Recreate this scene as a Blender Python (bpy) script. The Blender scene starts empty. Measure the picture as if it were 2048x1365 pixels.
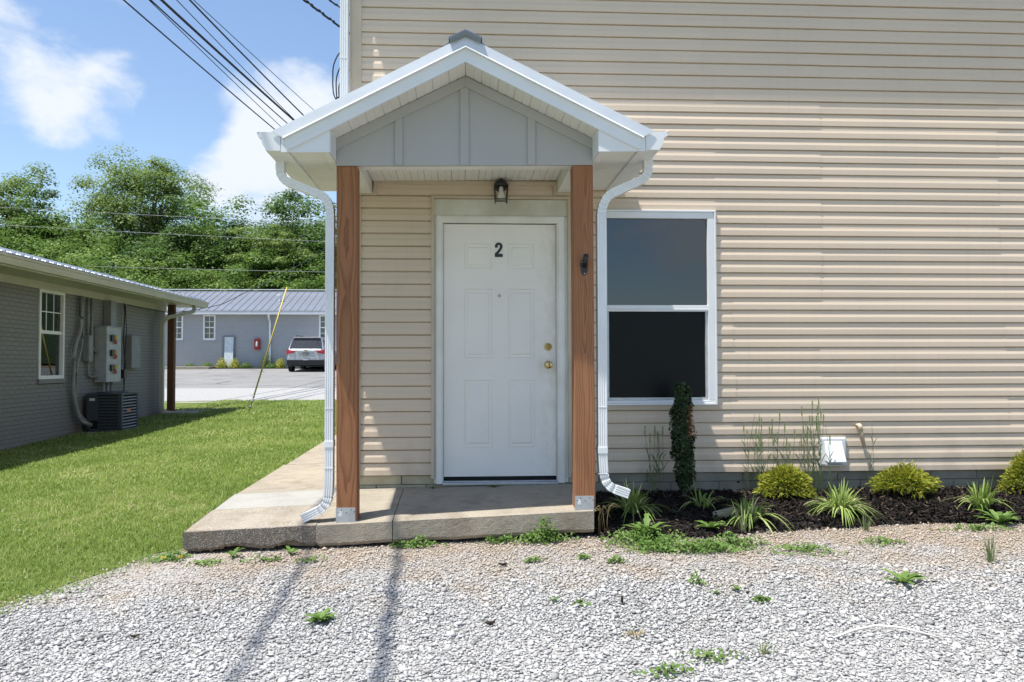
import bpy, math, random
import numpy as np
from mathutils import Vector, Matrix

# ------------------------------------------------------------------ camera, sky, sun, exposure
scene = bpy.context.scene
COL = scene.collection
R = math.radians

cam_d = bpy.data.cameras.new('camera')
cam = bpy.data.objects.new('camera', cam_d)
COL.objects.link(cam)
scene.camera = cam
cam_d.sensor_width = 36.0
cam_d.lens = 1650.0 / 2048.0 * 36.0
cam_d.clip_start, cam_d.clip_end = 0.05, 2000.0
YAW, PITCH, ROLL = R(3.357), R(1.653), R(-0.126)
fw = Vector((math.sin(YAW) * math.cos(PITCH), math.cos(YAW) * math.cos(PITCH), math.sin(PITCH)))
rt = Vector((math.cos(YAW), -math.sin(YAW), 0))
up = rt.cross(fw)
rt, up = rt * math.cos(ROLL) + up * math.sin(ROLL), -rt * math.sin(ROLL) + up * math.cos(ROLL)
mw = Matrix((rt, up, -fw)).transposed().to_4x4()
mw.translation = Vector((-0.296, -6.608, 0.873))
cam.matrix_world = mw

TO_SUN = Vector((-0.32, -0.150, 1.0)).normalized()
SUN_EL = math.asin(TO_SUN.z)
SUN_ROT = math.atan2(TO_SUN.x, TO_SUN.y)

world = bpy.data.worlds.new('World')
scene.world = world
world.use_nodes = True
wn, wl = world.node_tree.nodes, world.node_tree.links
for n in list(wn):
    wn.remove(n)


def wnode(t, **k):
    n = wn.new(t)
    for a, b in k.items():
        setattr(n, a, b)
    return n


def wmath(op, a, b=None, clamp=False):
    n = wnode('ShaderNodeMath', operation=op, use_clamp=clamp)
    for i, s in enumerate((a, b)):
        if s is None:
            continue
        if isinstance(s, (int, float)):
            n.inputs[i].default_value = s
        else:
            wl.new(s, n.inputs[i])
    return n.outputs[0]


SKY_STRENGTH = 0.13
sky = wnode('ShaderNodeTexSky', sky_type='NISHITA')
sky.sun_disc = False
sky.sun_elevation = SUN_EL
sky.sun_rotation = SUN_ROT
sky.air_density, sky.dust_density, sky.ozone_density = 1.0, 0.7, 2.2
tc = wnode('ShaderNodeTexCoord')
# cumulus: noise laid over the whole sky, fuller at a few places (two of them the clouds in view)
mp = wnode('ShaderNodeMapping')
wl.new(tc.outputs['Generated'], mp.inputs['Vector'])
mp.inputs['Scale'].default_value = (1.0, 1.0, 1.7)
mp.inputs['Location'].default_value = (0.4, 0.15, 0.0)
n1 = wnode('ShaderNodeTexNoise')
n1.inputs['Scale'].default_value = 6.5
n1.inputs['Detail'].default_value = 12.0
n1.inputs['Roughness'].default_value = 0.58
n1.inputs['Distortion'].default_value = 0.15
wl.new(mp.outputs[0], n1.inputs['Vector'])
n2 = wnode('ShaderNodeTexNoise')
n2.inputs['Scale'].default_value = 2.3
n2.inputs['Detail'].default_value = 3.0
wl.new(mp.outputs[0], n2.inputs['Vector'])
cover = wmath('MULTIPLY', wmath('SUBTRACT', n2.outputs['Fac'], 0.52), 0.9)
for (cx, cy, cz), rad, amp in (((-.432, .845, .318), .074, .25), ((-.37, .88, .296), .055, .22), ((-.245, .94, .232), .078, .42), ((-.305, .925, .215), .036, .22), ((-.34, .90, .262), .036, -.42), ((-.30, .915, .262), .03, -.3),
                               ((-.18, .945, .268), .055, .34), ((-.27, .935, .215), .05, .28),
                               ((-.33, .89, .36), .05, -.3), ((-.30, .92, .25), .04, -.18),
                               ((-.41, .845, .365), .035, -.45), ((-.385, .87, .33), .03, -.15), ((-.352, .895, .285), .03, .2), ((.27, -.95, .135), .07, .35), ((.12, -.975, .17), .05, .28), ((.33, -.93, .19), .05, .25)):
    d = wnode('ShaderNodeVectorMath', operation='DISTANCE')
    wl.new(tc.outputs['Generated'], d.inputs[0])
    d.inputs[1].default_value = (cx, cy, cz)
    blob = wmath('SUBTRACT', 1.0, wmath('DIVIDE', d.outputs['Value'], rad * 1.9), clamp=True)
    sm = wmath('SMOOTH_MIN', blob, 1.0)
    cover = wmath('ADD', cover, wmath('MULTIPLY', blob, amp * 1.25))
dens = wmath('ADD', wmath('ADD', wmath('MULTIPLY', n1.outputs['Fac'], 1.7), -.35), cover)
rmp = wnode('ShaderNodeMapRange', interpolation_type='SMOOTHSTEP')
wl.new(dens, rmp.inputs['Value'])
rmp.inputs['From Min'].default_value, rmp.inputs['From Max'].default_value = 0.60, 1.02
cl = wnode('ShaderNodeMix', data_type='RGBA')
wl.new(rmp.outputs[0], cl.inputs['Factor'])
wl.new(sky.outputs[0], cl.inputs[6])
cl.inputs[7].default_value = (4.5, 4.8, 5.3, 1)
bg = wnode('ShaderNodeBackground')
wl.new(cl.outputs[2], bg.inputs['Color'])
bg.inputs['Strength'].default_value = SKY_STRENGTH
wo = wnode('ShaderNodeOutputWorld')
wl.new(bg.outputs[0], wo.inputs['Surface'])

sun_d = bpy.data.lights.new('sun', 'SUN')
sun_d.energy = 5.0
sun_d.angle = R(0.53)
sun_d.color = (1.0, 0.965, 0.9)
sun = bpy.data.objects.new('sun', sun_d)
COL.objects.link(sun)
sun.rotation_euler = TO_SUN.to_track_quat('Z', 'Y').to_euler()
sun.location = (-10, -5, 30)

scene.view_settings.view_transform = 'Standard'
scene.view_settings.look = 'None'
scene.view_settings.gamma = 1.0
scene.view_settings.use_curve_mapping = False
scene.view_settings.exposure = 0.62
scene.render.engine = 'CYCLES'
scene.cycles.use_denoising = True
scene.cycles.max_bounces = 8
scene.cycles.diffuse_bounces = 4
scene.cycles.glossy_bounces = 3
scene.cycles.transmission_bounces = 4
scene.cycles.transparent_max_bounces = 8
scene.cycles.sample_clamp_indirect = 8.0


# ------------------------------------------------------------------ mesh helpers
class MB:
    def __init__(s):
        s.v, s.f = [], []

    def add(s, vs, fs):
        o = len(s.v)
        s.v += [tuple(v) for v in vs]
        s.f += [tuple(i + o for i in f) for f in fs]
        return s

    def box(s, x0, x1, y0, y1, z0, z1):
        return s.add([(x0, y0, z0), (x1, y0, z0), (x1, y1, z0), (x0, y1, z0), (x0, y0, z1), (x1, y0, z1), (x1, y1, z1), (x0, y1, z1)],
                     [(0, 3, 2, 1), (4, 5, 6, 7), (0, 1, 5, 4), (1, 2, 6, 5), (2, 3, 7, 6), (3, 0, 4, 7)])

    def hexa(s, p):
        return s.add(p, [(0, 3, 2, 1), (4, 5, 6, 7), (0, 1, 5, 4), (1, 2, 6, 5), (2, 3, 7, 6), (3, 0, 4, 7)])

    def prism(s, poly, axis, a, b):
        n = len(poly)
        f = {'x': lambda p, t: (t, p[0], p[1]), 'y': lambda p, t: (p[0], t, p[1]), 'z': lambda p, t: (p[0], p[1], t)}[axis]
        vs = [f(p, a) for p in poly] + [f(p, b) for p in poly]
        return s.add(vs, [tuple(range(n)), tuple(range(2 * n - 1, n - 1, -1))] + [(i, i + n, (i + 1) % n + n, (i + 1) % n) for i in range(n)])

    def tube(s, pts, r, n=8, cap=True):
        pts = [Vector(p) for p in pts]
        k = len(pts)
        rs = r if isinstance(r, (list, tuple)) else [r] * k
        vs, fs = [], []
        ref = Vector((0, 0, 1))
        for i, p in enumerate(pts):
            t = (pts[min(i + 1, k - 1)] - pts[max(i - 1, 0)]).normalized()
            a = t.cross(ref)
            if a.length < 0.1:
                a = t.cross(Vector((0, 1, 0)))
            a.normalize()
            b = t.cross(a)
            for j in range(n):
                an = 2 * math.pi * j / n
                vs.append(p + (a * math.cos(an) + b * math.sin(an)) * rs[i])
        for i in range(k - 1):
            for j in range(n):
                fs.append((i * n + j, i * n + (j + 1) % n, (i + 1) * n + (j + 1) % n, (i + 1) * n + j))
        if cap:
            fs.append(tuple(range(n - 1, -1, -1)))
            fs.append(tuple((k - 1) * n + j for j in range(n)))
        return s.add(vs, fs)

    def lathe(s, prof, c, axis='z', n=16):
        # prof: (radius, height along axis)
        vs, fs = [], []
        for r, h in prof:
            for j in range(n):
                a = 2 * math.pi * j / n
                u, w = r * math.cos(a), r * math.sin(a)
                p = {'z': (u, w, h), 'y': (u, h, w), 'x': (h, u, w)}[axis]
                vs.append((c[0] + p[0], c[1] + p[1], c[2] + p[2]))
        k = len(prof)
        for i in range(k - 1):
            for j in range(n):
                fs.append((i * n + j, i * n + (j + 1) % n, (i + 1) * n + (j + 1) % n, (i + 1) * n + j))
        fs.append(tuple(range(n)))
        fs.append(tuple((k - 1) * n + j for j in range(n - 1, -1, -1)))
        return s.add(vs, fs)

    def sweep(s, pts, sec, depth=Vector((0, 1, 0)), scales=None):
        # sec: polygon (a, b); a lies across the path, b along `depth`
        pts = [Vector(p) for p in pts]
        k, n = len(pts), len(sec)
        vs, fs = [], []
        for i, p in enumerate(pts):
            t = (pts[min(i + 1, k - 1)] - pts[max(i - 1, 0)]).normalized()
            a = t.cross(depth).normalized()
            sc = scales[i] if scales else 1.0
            for u, w in sec:
                vs.append(p + a * u * sc + depth * w * sc)
        for i in range(k - 1):
            for j in range(n):
                fs.append((i * n + j, i * n + (j + 1) % n, (i + 1) * n + (j + 1) % n, (i + 1) * n + j))
        fs.append(tuple(range(n - 1, -1, -1)))
        fs.append(tuple((k - 1) * n + j for j in range(n)))
        return s.add(vs, fs)

    def tilt(s, k=0.0155, x0=-0.283):
        s.v = [(x, y, z + k * (x - x0)) for x, y, z in s.v]
        return s

    def build(s, name, m, parent=None, smooth=False, bevel=0.0, label=None, fix=True):
        me = bpy.data.meshes.new(name)
        me.from_pydata(s.v, [], s.f)
        if fix:
            import bmesh
            bm = bmesh.new()
            bm.from_mesh(me)
            bmesh.ops.recalc_face_normals(bm, faces=bm.faces[:])
            bm.to_mesh(me)
            bm.free()
        return link(name, me, m, parent, smooth, bevel, label)


def link(name, me, m, parent=None, smooth=False, bevel=0.0, label=None):
    me.materials.clear()
    me.materials.append(m)
    if smooth:
        me.polygons.foreach_set('use_smooth', [True] * len(me.polygons))
    o = bpy.data.objects.new(name, me)
    COL.objects.link(o)
    if parent is not None:
        o.parent = parent
        if parent.type == 'EMPTY':
            o.matrix_parent_inverse = Matrix.Translation(parent.location).inverted()
    if bevel:
        b = o.modifiers.new('edge', 'BEVEL')
        b.width, b.segments, b.limit_method, b.angle_limit = bevel, 2, 'ANGLE', R(35)
    if label:
        o['label'] = label
    return o


def thing(name, label, cat, loc=(0, 0, 0), group=None):
    o = bpy.data.objects.new(name, None)
    o.empty_display_size = 0.2
    COL.objects.link(o)
    o.location = loc
    return tag(o, label, cat, group)


def tag(o, label, cat, group=None):
    o['label'], o['category'] = label, cat
    if group:
        o['group'] = group
    return o


def structure(o, kind='structure'):
    o['kind'] = kind
    return o


def soup(name, V, F, m, rnd=None, parent=None, smooth=False, kind=None, label=None):
    """numpy vertices (N,3) and faces (M,3|4) as one mesh, with a per-vertex float 'rnd' for the material"""
    V, F = np.asarray(V, np.float32), np.asarray(F, np.int32)
    me = bpy.data.meshes.new(name)
    k = F.shape[1]
    me.vertices.add(len(V))
    me.vertices.foreach_set('co', V.ravel())
    me.loops.add(F.size)
    me.loops.foreach_set('vertex_index', F.ravel())
    me.polygons.add(len(F))
    me.polygons.foreach_set('loop_start', np.arange(0, F.size, k, dtype=np.int32))
    me.update(calc_edges=True)
    if rnd is not None:
        at = me.attributes.new('rnd', 'FLOAT', 'POINT')
        at.data.foreach_set('value', np.asarray(rnd, np.float32))
    o = link(name, me, m, parent, smooth, label=label)
    if kind:
        o['kind'] = kind
    return o


def fillet(pts, r, n=6):
    pts = [Vector(p) for p in pts]
    out = [pts[0]]
    for a, b, c in zip(pts, pts[1:], pts[2:]):
        d1, d2 = (a - b).normalized(), (c - b).normalized()
        t = min(r, (a - b).length * .49, (c - b).length * .49)
        p, q = b + d1 * t, b + d2 * t
        for i in range(n + 1):
            u = i / n
            out.append(p * (1 - u) ** 2 + b * 2 * u * (1 - u) + q * u ** 2)
    out.append(pts[-1])
    return out


# ------------------------------------------------------------------ materials
def new_mat(name):
    m = bpy.data.materials.new(name)
    m.use_nodes = True
    nt = m.node_tree
    b = nt.nodes['Principled BSDF']
    return m, nt, b


class NT:
    def __init__(s, nt):
        s.n, s.l = nt.nodes, nt.links

    def put(s, sock, v):
        if isinstance(v, bpy.types.NodeSocket):
            s.l.new(v, sock)
        elif v is not None:
            if hasattr(sock.default_value, '__len__') and not hasattr(v, '__len__'):
                v = (v, v, v)
            if hasattr(sock.default_value, '__len__') and len(sock.default_value) == 4 and len(v) == 3:
                v = (*v, 1)
            sock.default_value = v

    def node(s, t, **k):
        n = s.n.new(t)
        for a, b in k.items():
            setattr(n, a, b)
        return n

    def coord(s, scale=(1, 1, 1), loc=(0, 0, 0), kind='Object'):
        t = s.node('ShaderNodeTexCoord')
        m = s.node('ShaderNodeMapping')
        s.l.new(t.outputs[kind], m.inputs[0])
        m.inputs['Scale'].default_value = scale
        m.inputs['Location'].default_value = loc
        return m.outputs[0]

    def noise(s, vec, scale, detail=4, rough=.55, dist=0):
        n = s.node('ShaderNodeTexNoise')
        s.put(n.inputs['Vector'], vec)
        n.inputs['Scale'].default_value = scale
        n.inputs['Detail'].default_value = detail
        n.inputs['Roughness'].default_value = rough
        n.inputs['Distortion'].default_value = dist
        return n.outputs['Fac']

    def vor(s, vec, scale, feature='F1', out='Distance'):
        n = s.node('ShaderNodeTexVoronoi', feature=feature)
        s.put(n.inputs['Vector'], vec)
        n.inputs['Scale'].default_value = scale
        return n.outputs[out]

    def math(s, op, a, b=None, clamp=False):
        n = s.node('ShaderNodeMath', operation=op, use_clamp=clamp)
        s.put(n.inputs[0], a)
        s.put(n.inputs[1], b)
        return n.outputs[0]

    def ramp(s, v, lo, hi, a=0., b=1.):
        n = s.node('ShaderNodeMapRange')
        s.put(n.inputs['Value'], v)
        for k, x in zip(('From Min', 'From Max', 'To Min', 'To Max'), (lo, hi, a, b)):
            n.inputs[k].default_value = x
        return n.outputs[0]

    def mix(s, f, a, b, mode='MIX'):
        n = s.node('ShaderNodeMix', data_type='RGBA', blend_type=mode)
        s.put(n.inputs['Factor'], f)
        s.put(n.inputs[6], a)
        s.put(n.inputs[7], b)
        return n.outputs[2]

    def bump(s, h, strength=.3, dist=.01):
        n = s.node('ShaderNodeBump')
        s.put(n.inputs['Height'], h)
        n.inputs['Strength'].default_value = strength
        n.inputs['Distance'].default_value = dist
        return n.outputs[0]

    def sep(s, vec):
        n = s.node('ShaderNodeSeparateXYZ')
        s.put(n.inputs[0], vec)
        return n.outputs

    def comb(s, x, y, z):
        n = s.node('ShaderNodeCombineXYZ')
        for i, v in enumerate((x, y, z)):
            s.put(n.inputs[i], v)
        return n.outputs[0]

    def attr(s, name='rnd'):
        n = s.node('ShaderNodeAttribute', attribute_name=name)
        return n.outputs['Fac']


def mat(name, col, rough=.55, col2=None, ns=6., lo=.35, hi=.65, detail=6, bump=0., bs=40., bd=.004, metal=0., spec=.4, stretch=(1, 1, 1), fine=.0):
    """a surface of one colour broken by soft noise towards col2, with fine grain and fine relief"""
    m, nt, b = new_mat(name)
    t = NT(nt)
    v = t.coord(stretch)
    c2 = col2 or tuple(x * .82 for x in col)
    c = t.mix(t.ramp(t.noise(v, ns, detail), lo, hi), col, c2)
    if fine:
        c = t.mix(fine, c, t.mix(t.ramp(t.noise(v, ns * 40, 2), .3, .7), tuple(x * .5 for x in col), tuple(min(1, x * 1.5) for x in col)))
    t.put(b.inputs['Base Color'], c)
    r = t.ramp(t.noise(v, ns * 2.3, 3), .3, .7, max(.02, rough - .08), min(1, rough + .08))
    t.put(b.inputs['Roughness'], r)
    b.inputs['Metallic'].default_value = metal
    b.inputs['Specular IOR Level'].default_value = spec
    if bump:
        t.put(b.inputs['Normal'], t.bump(t.noise(v, bs, 4), bump, bd))
    return m


def leafmat(name, a, b_, c=None, trans=.3, rough=.55, spec=.25):
    """foliage: colour by each leaf's own random number, some light passing through"""
    m, nt, b = new_mat(name)
    t = NT(nt)
    r = t.attr()
    col = t.mix(t.ramp(r, 0, .7), a, b_)
    if c:
        col = t.mix(t.ramp(r, .75, 1.), col, c)
    t.put(b.inputs['Base Color'], col)
    b.inputs['Roughness'].default_value = rough
    b.inputs['Specular IOR Level'].default_value = spec
    if trans:
        tr = t.node('ShaderNodeBsdfTranslucent')
        t.put(tr.inputs['Color'], t.mix(.5, col, (.25, .35, .04), 'ADD') if False else col)
        mx = t.node('ShaderNodeMixShader')
        mx.inputs[0].default_value = trans
        t.l.new(b.outputs[0], mx.inputs[1])
        t.l.new(tr.outputs[0], mx.inputs[2])
        out = [n for n in nt.nodes if n.type == 'OUTPUT_MATERIAL'][0]
        t.l.new(mx.outputs[0], out.inputs['Surface'])
    return m


def siding_mat():
    m, nt, b = new_mat('beige vinyl')
    t = NT(nt)
    v = t.coord()
    g = t.coord((1.2, 1, 60))
    streak = t.noise(t.coord((14, 1, .5)), 1.6, 5)
    c = t.mix(t.ramp(t.noise(v, 1.1, 5), .3, .7), (.655, .530, .402), (.60, .494, .382))
    c = t.mix(t.ramp(streak, .55, .85, 0, .22), c, (.42, .355, .28))
    c = t.mix(.06, c, t.mix(t.noise(g, 9, 3), (.3, .26, .2), (.7, .62, .5)))
    z = t.sep(t.coord())[2]
    splash = t.math('MULTIPLY', t.ramp(z, .0, .5, 1, 0), t.ramp(t.noise(v, 5, 6), .45, .8), clamp=True)
    c = t.mix(t.math('MULTIPLY', splash, .5), c, (.27, .22, .15))
    t.put(b.inputs['Base Color'], c)
    t.put(b.inputs['Roughness'], t.ramp(t.noise(v, 3, 3), .3, .7, .42, .6))
    b.inputs['Specular IOR Level'].default_value = .35
    t.put(b.inputs['Normal'], t.bump(t.noise(g, 20, 3), .12, .002))
    return m


def wood_mat(name, a, bcol, seed, cx=.0, cy=-.07):
    """flat-sawn post: growth rings cut by the faces, arches along the length, knots"""
    m, nt, b = new_mat(name)
    t = NT(nt)
    x, y, z = t.sep(t.coord((1, 1, 1), (seed, 0, seed * .7), 'Generated') if False else t.coord())[:3]
    zz = t.comb(0, 0, t.math('ADD', z, seed * 3.1))
    wob = t.math('SUBTRACT', t.noise(zz, 1.7, 3), .5)
    wob2 = t.math('SUBTRACT', t.noise(t.coord((30, 30, 3), (seed, seed, seed)), 1, 3), .5)
    dx = t.math('ADD', t.math('SUBTRACT', x, cx), t.math('MULTIPLY', wob, .05))
    dy = t.math('ADD', t.math('SUBTRACT', y, cy), t.math('MULTIPLY', t.math('SUBTRACT', t.noise(zz, .9, 2), .5), .1))
    r = t.math('SQRT', t.math('ADD', t.math('MULTIPLY', dx, dx), t.math('MULTIPLY', dy, dy)))
    # a knot pulls the rings round it
    r = t.math('ADD', r, t.math('MULTIPLY', wob2, .012))
    ring = t.math('FRACT', t.math('MULTIPLY', r, 92.))
    late = t.math('MULTIPLY', t.ramp(ring, .35, .92), t.ramp(ring, .97, .92), clamp=True)
    fibre = t.noise(t.coord((160, 160, 3)), 1.2, 4)
    base = t.mix(t.ramp(t.noise(t.coord((4, 4, 1.2)), 1.3, 4), .3, .7), a, tuple(q * .78 for q in a))
    c = t.mix(t.math('MULTIPLY', late, .68), base, bcol)
    c = t.mix(t.ramp(fibre, .35, .8, 0, .35), c, tuple(q * .6 for q in bcol))
    kn = t.vor(t.coord((3.1, 3.1, .95), (seed * .37, .2, seed)), 1.15)
    knot = t.ramp(kn, .035, .06, 1, 0)
    c = t.mix(knot, c, (.06, .028, .014))
    t.put(b.inputs['Base Color'], c)
    b.inputs['Roughness'].default_value = .68
    b.inputs['Specular IOR Level'].default_value = .25
    t.put(b.inputs['Normal'], t.bump(t.math('ADD', t.math('MULTIPLY', late, .6), fibre), .35, .002))
    return m


def concrete_mat(name, a, bcol, agg, agg_amt, stain=(.16, .12, .08), face=None):
    m, nt, b = new_mat(name)
    t = NT(nt)
    v = t.coord()
    c = t.mix(t.ramp(t.noise(v, 2.2, 8, .6), .32, .68), a, bcol)
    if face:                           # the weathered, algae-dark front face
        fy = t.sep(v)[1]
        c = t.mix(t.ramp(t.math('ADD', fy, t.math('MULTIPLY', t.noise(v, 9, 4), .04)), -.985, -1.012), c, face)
    sp = t.vor(v, 150, out='Color')
    dist = t.vor(v, 150)
    spv = t.sep(sp)[0]
    c = t.mix(t.math('MULTIPLY', t.ramp(dist, .45, .25), t.ramp(spv, .35, .55, 0, agg_amt)), c, agg)
    c = t.mix(t.math('MULTIPLY', t.ramp(dist, .4, .2), t.ramp(spv, .25, .1, 0, agg_amt * .8)), c, tuple(q * .35 for q in a))
    c = t.mix(t.ramp(t.noise(v, 5.5, 7, .65), .5, .75, 0, .6), c, stain)
    c = t.mix(t.ramp(t.noise(t.coord((1.2, 5, 1)), 2.1, 6, .7), .52, .72, 0, .4), c, tuple(q * .55 for q in a))
    t.put(b.inputs['Base Color'], c)
    b.inputs['Roughness'].default_value = .88
    b.inputs['Specular IOR Level'].default_value = .2
    t.put(b.inputs['Normal'], t.bump(t.math('ADD', t.noise(v, 130, 4), t.math('MULTIPLY', t.noise(v, 28, 5), 1.2)), .85, .008))
    return m


def door_mat():
    m, nt, b = new_mat('worn white door paint')
    t = NT(nt)
    v = t.coord()
    x, y, z = t.sep(v)[:3]
    c = t.mix(t.ramp(t.noise(v, 2.4, 6), .3, .75), (.84, .81, .755), (.78, .755, .71))
    grime = t.math('MULTIPLY', t.noise(t.coord((6, 1, 3)), 2.2, 8, .7), t.ramp(x, .05, .45, .35, 1.1))
    c = t.mix(t.ramp(grime, .42, .75, 0, .42), c, (.50, .46, .38))
    sc = t.math('MULTIPLY', t.ramp(t.noise(t.coord((60, 1, 22)), 1., 4), .66, .72), t.math('MULTIPLY', t.ramp(x, .405, .43), t.math('MULTIPLY', t.ramp(z, .6, .75), t.ramp(z, 1.5, 1.2))), clamp=True)
    c = t.mix(sc, c, (.05, .045, .04))
    t.put(b.inputs['Base Color'], c)
    b.inputs['Roughness'].default_value = .5
    b.inputs['Specular IOR Level'].default_value = .35
    t.put(b.inputs['Normal'], t.bump(t.noise(t.coord((60, 60, 9)), 4, 4), .08, .002))
    return m


def glass_mat(name, tint=(.02, .024, .028), fac=.10, rough=.01, dark=.55):
    m, nt, b = new_mat(name)
    t = NT(nt)
    gl = t.node('ShaderNodeBsdfGlossy')
    gl.inputs['Roughness'].default_value = rough
    gl.inputs['Color'].default_value = (.86, .94, 1, 1)
    tr = t.node('ShaderNodeBsdfTransparent')
    tr.inputs['Color'].default_value = (dark, dark * 1.02, dark * 1.03, 1)
    fr = t.node('ShaderNodeFresnel')
    fr.inputs['IOR'].default_value = 1.55
    t.put(fr.inputs['Normal'], t.bump(t.noise(t.coord((1, 1, 1)), 2.5, 2), .02, .01))
    mx = t.node('ShaderNodeMixShader')
    t.put(mx.inputs[0], t.math('ADD', fr.outputs[0], fac, clamp=True))
    t.l.new(tr.outputs[0], mx.inputs[1])
    t.l.new(gl.outputs[0], mx.inputs[2])
    out = [n for n in nt.nodes if n.type == 'OUTPUT_MATERIAL'][0]
    t.l.new(mx.outputs[0], out.inputs['Surface'])
    return m


def stone_mat():
    m, nt, b = new_mat('crushed limestone')
    t = NT(nt)
    r = t.attr()
    v = t.coord()
    x, y, z = t.sep(v)[:3]
    c = t.mix(t.ramp(r, 0, .4), (.24, .235, .226), (.39, .383, .372))
    c = t.mix(t.ramp(r, .4, .95), c, (.54, .532, .518))
    c = t.mix(t.ramp(t.noise(v, 160, 3), .35, .75, 0, .35), c, (.33, .33, .335))
    # earth-stained stones in the strip along the slab and the bed
    n = t.noise(v, 3.2, 5, .6)
    strip = t.ramp(t.math('ADD', y, t.math('MULTIPLY', t.math('SUBTRACT', n, .5), 2.4)), -2.25, -1.15)
    c = t.mix(t.math('MULTIPLY', strip, t.ramp(t.noise(v, 30, 3), .2, .7, .25, .95)), c, (.40, .305, .205))
    t.put(b.inputs['Base Color'], c)
    b.inputs['Roughness'].default_value = .85
    b.inputs['Specular IOR Level'].default_value = .2
    return m


def gravel_base_mat():
    m, nt, b = new_mat('gravel bed')
    t = NT(nt)
    v = t.coord()
    cell = t.sep(t.vor(v, 75, out='Color'))[0]
    d = t.vor(v, 75)
    c = t.mix(cell, (.31, .308, .302), (.45, .446, .438))
    c = t.mix(t.ramp(d, .45, .8, 0, .45), c, (.22, .20, .175))
    y = t.sep(v)[1]
    n = t.noise(v, 3.2, 5, .6)
    strip = t.math('MULTIPLY', t.ramp(t.math('ADD', y, t.math('MULTIPLY', t.math('SUBTRACT', n, .5), 2.4)), -2.05, -1.0), t.ramp(y, 3, 2))
    c = t.mix(t.math('MULTIPLY', strip, .6, clamp=True), c, (.30, .215, .14))
    t.put(b.inputs['Base Color'], c)
    b.inputs['Roughness'].default_value = .9
    b.inputs['Specular IOR Level'].default_value = .15
    t.put(b.inputs['Normal'], t.bump(t.math('SUBTRACT', 1., d), .8, .012))
    return m


def lawn_mat():
    m, nt, b = new_mat('lawn soil and thatch')
    t = NT(nt)
    v = t.coord()
    c = t.mix(t.ramp(t.noise(v, 1.1, 6, .6), .3, .7), (.15, .20, .045), (.19, .22, .065))
    c = t.mix(t.ramp(t.noise(v, 60, 4), .35, .7, 0, .7), c, (.035, .06, .012))
    c = t.mix(t.ramp(t.noise(v, 2.6, 6, .7), .60, .75, 0, .5), c, (.17, .13, .075))
    t.put(b.inputs['Base Color'], c)
    b.inputs['Roughness'].default_value = .9
    b.inputs['Specular IOR Level'].default_value = .1
    t.put(b.inputs['Normal'], t.bump(t.noise(v, 90, 4), .8, .02))
    return m


def brick_paint_mat():
    m, nt, b = new_mat('grey painted brick')
    t = NT(nt)
    v = t.coord()
    info = t.node('ShaderNodeObjectInfo')
    c = t.mix(t.ramp(t.noise(v, 1.4, 5), .3, .7), (.20, .198, .19), (.17, .168, .162))
    c = t.mix(t.ramp(t.noise(v, 24, 4), .5, .8, 0, .4), c, (.10, .105, .11))
    c = t.mix(t.math('MULTIPLY', info.outputs['Random'], .18), c, (.24, .25, .255))
    z = t.sep(v)[2]
    c = t.mix(t.math('MULTIPLY', t.ramp(z, -.1, -.35), t.ramp(t.noise(v, 9, 5), .35, .7, 0, .6), clamp=True), c, (.22, .10, .06))
    t.put(b.inputs['Base Color'], c)
    b.inputs['Roughness'].default_value = .6
    t.put(b.inputs['Normal'], t.bump(t.noise(v, 60, 4), .3, .004))
    return m


def far_brick_mat():
    m, nt, b = new_mat('far grey painted brick')
    t = NT(nt)
    br = t.node('ShaderNodeTexBrick')
    x, y, z = t.sep(t.coord())[:3]
    t.put(br.inputs['Vector'], t.comb(x, z, 0))
    br.inputs['Color1'].default_value = (.345, .355, .37, 1)
    br.inputs['Color2'].default_value = (.375, .385, .40, 1)
    br.inputs['Mortar'].default_value = (.28, .29, .305, 1)
    br.inputs['Scale'].default_value = 1
    br.inputs['Brick Width'].default_value = .21
    br.inputs['Row Height'].default_value = .075
    br.inputs['Mortar Size'].default_value = .008
    n = t.noise(t.coord(), .8, 5)
    t.put(b.inputs['Base Color'], t.mix(t.ramp(n, .35, .7, 0, .35), br.outputs['Color'], (.28, .29, .305)))
    b.inputs['Roughness'].default_value = .7
    return m


def asphalt_mat():
    m, nt, b = new_mat('old asphalt')
    t = NT(nt)
    v = t.coord()
    c = t.mix(t.ramp(t.noise(v, .6, 7, .65), .3, .7), (.16, .155, .15), (.23, .225, .215))
    c = t.mix(t.ramp(t.noise(v, 25, 3), .4, .7, 0, .5), c, (.28, .275, .27))
    d = t.vor(t.coord((.16, .6, 1)), 1., 'DISTANCE_TO_EDGE')
    wob = t.noise(v, 1.5, 4)
    c = t.mix(t.ramp(t.math('ADD', d, t.math('MULTIPLY', t.math('SUBTRACT', wob, .5), .08)), .0, .018, .8, 0), c, (.03, .03, .03))
    t.put(b.inputs['Base Color'], c)
    b.inputs['Roughness'].default_value = .9
    return m


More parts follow.
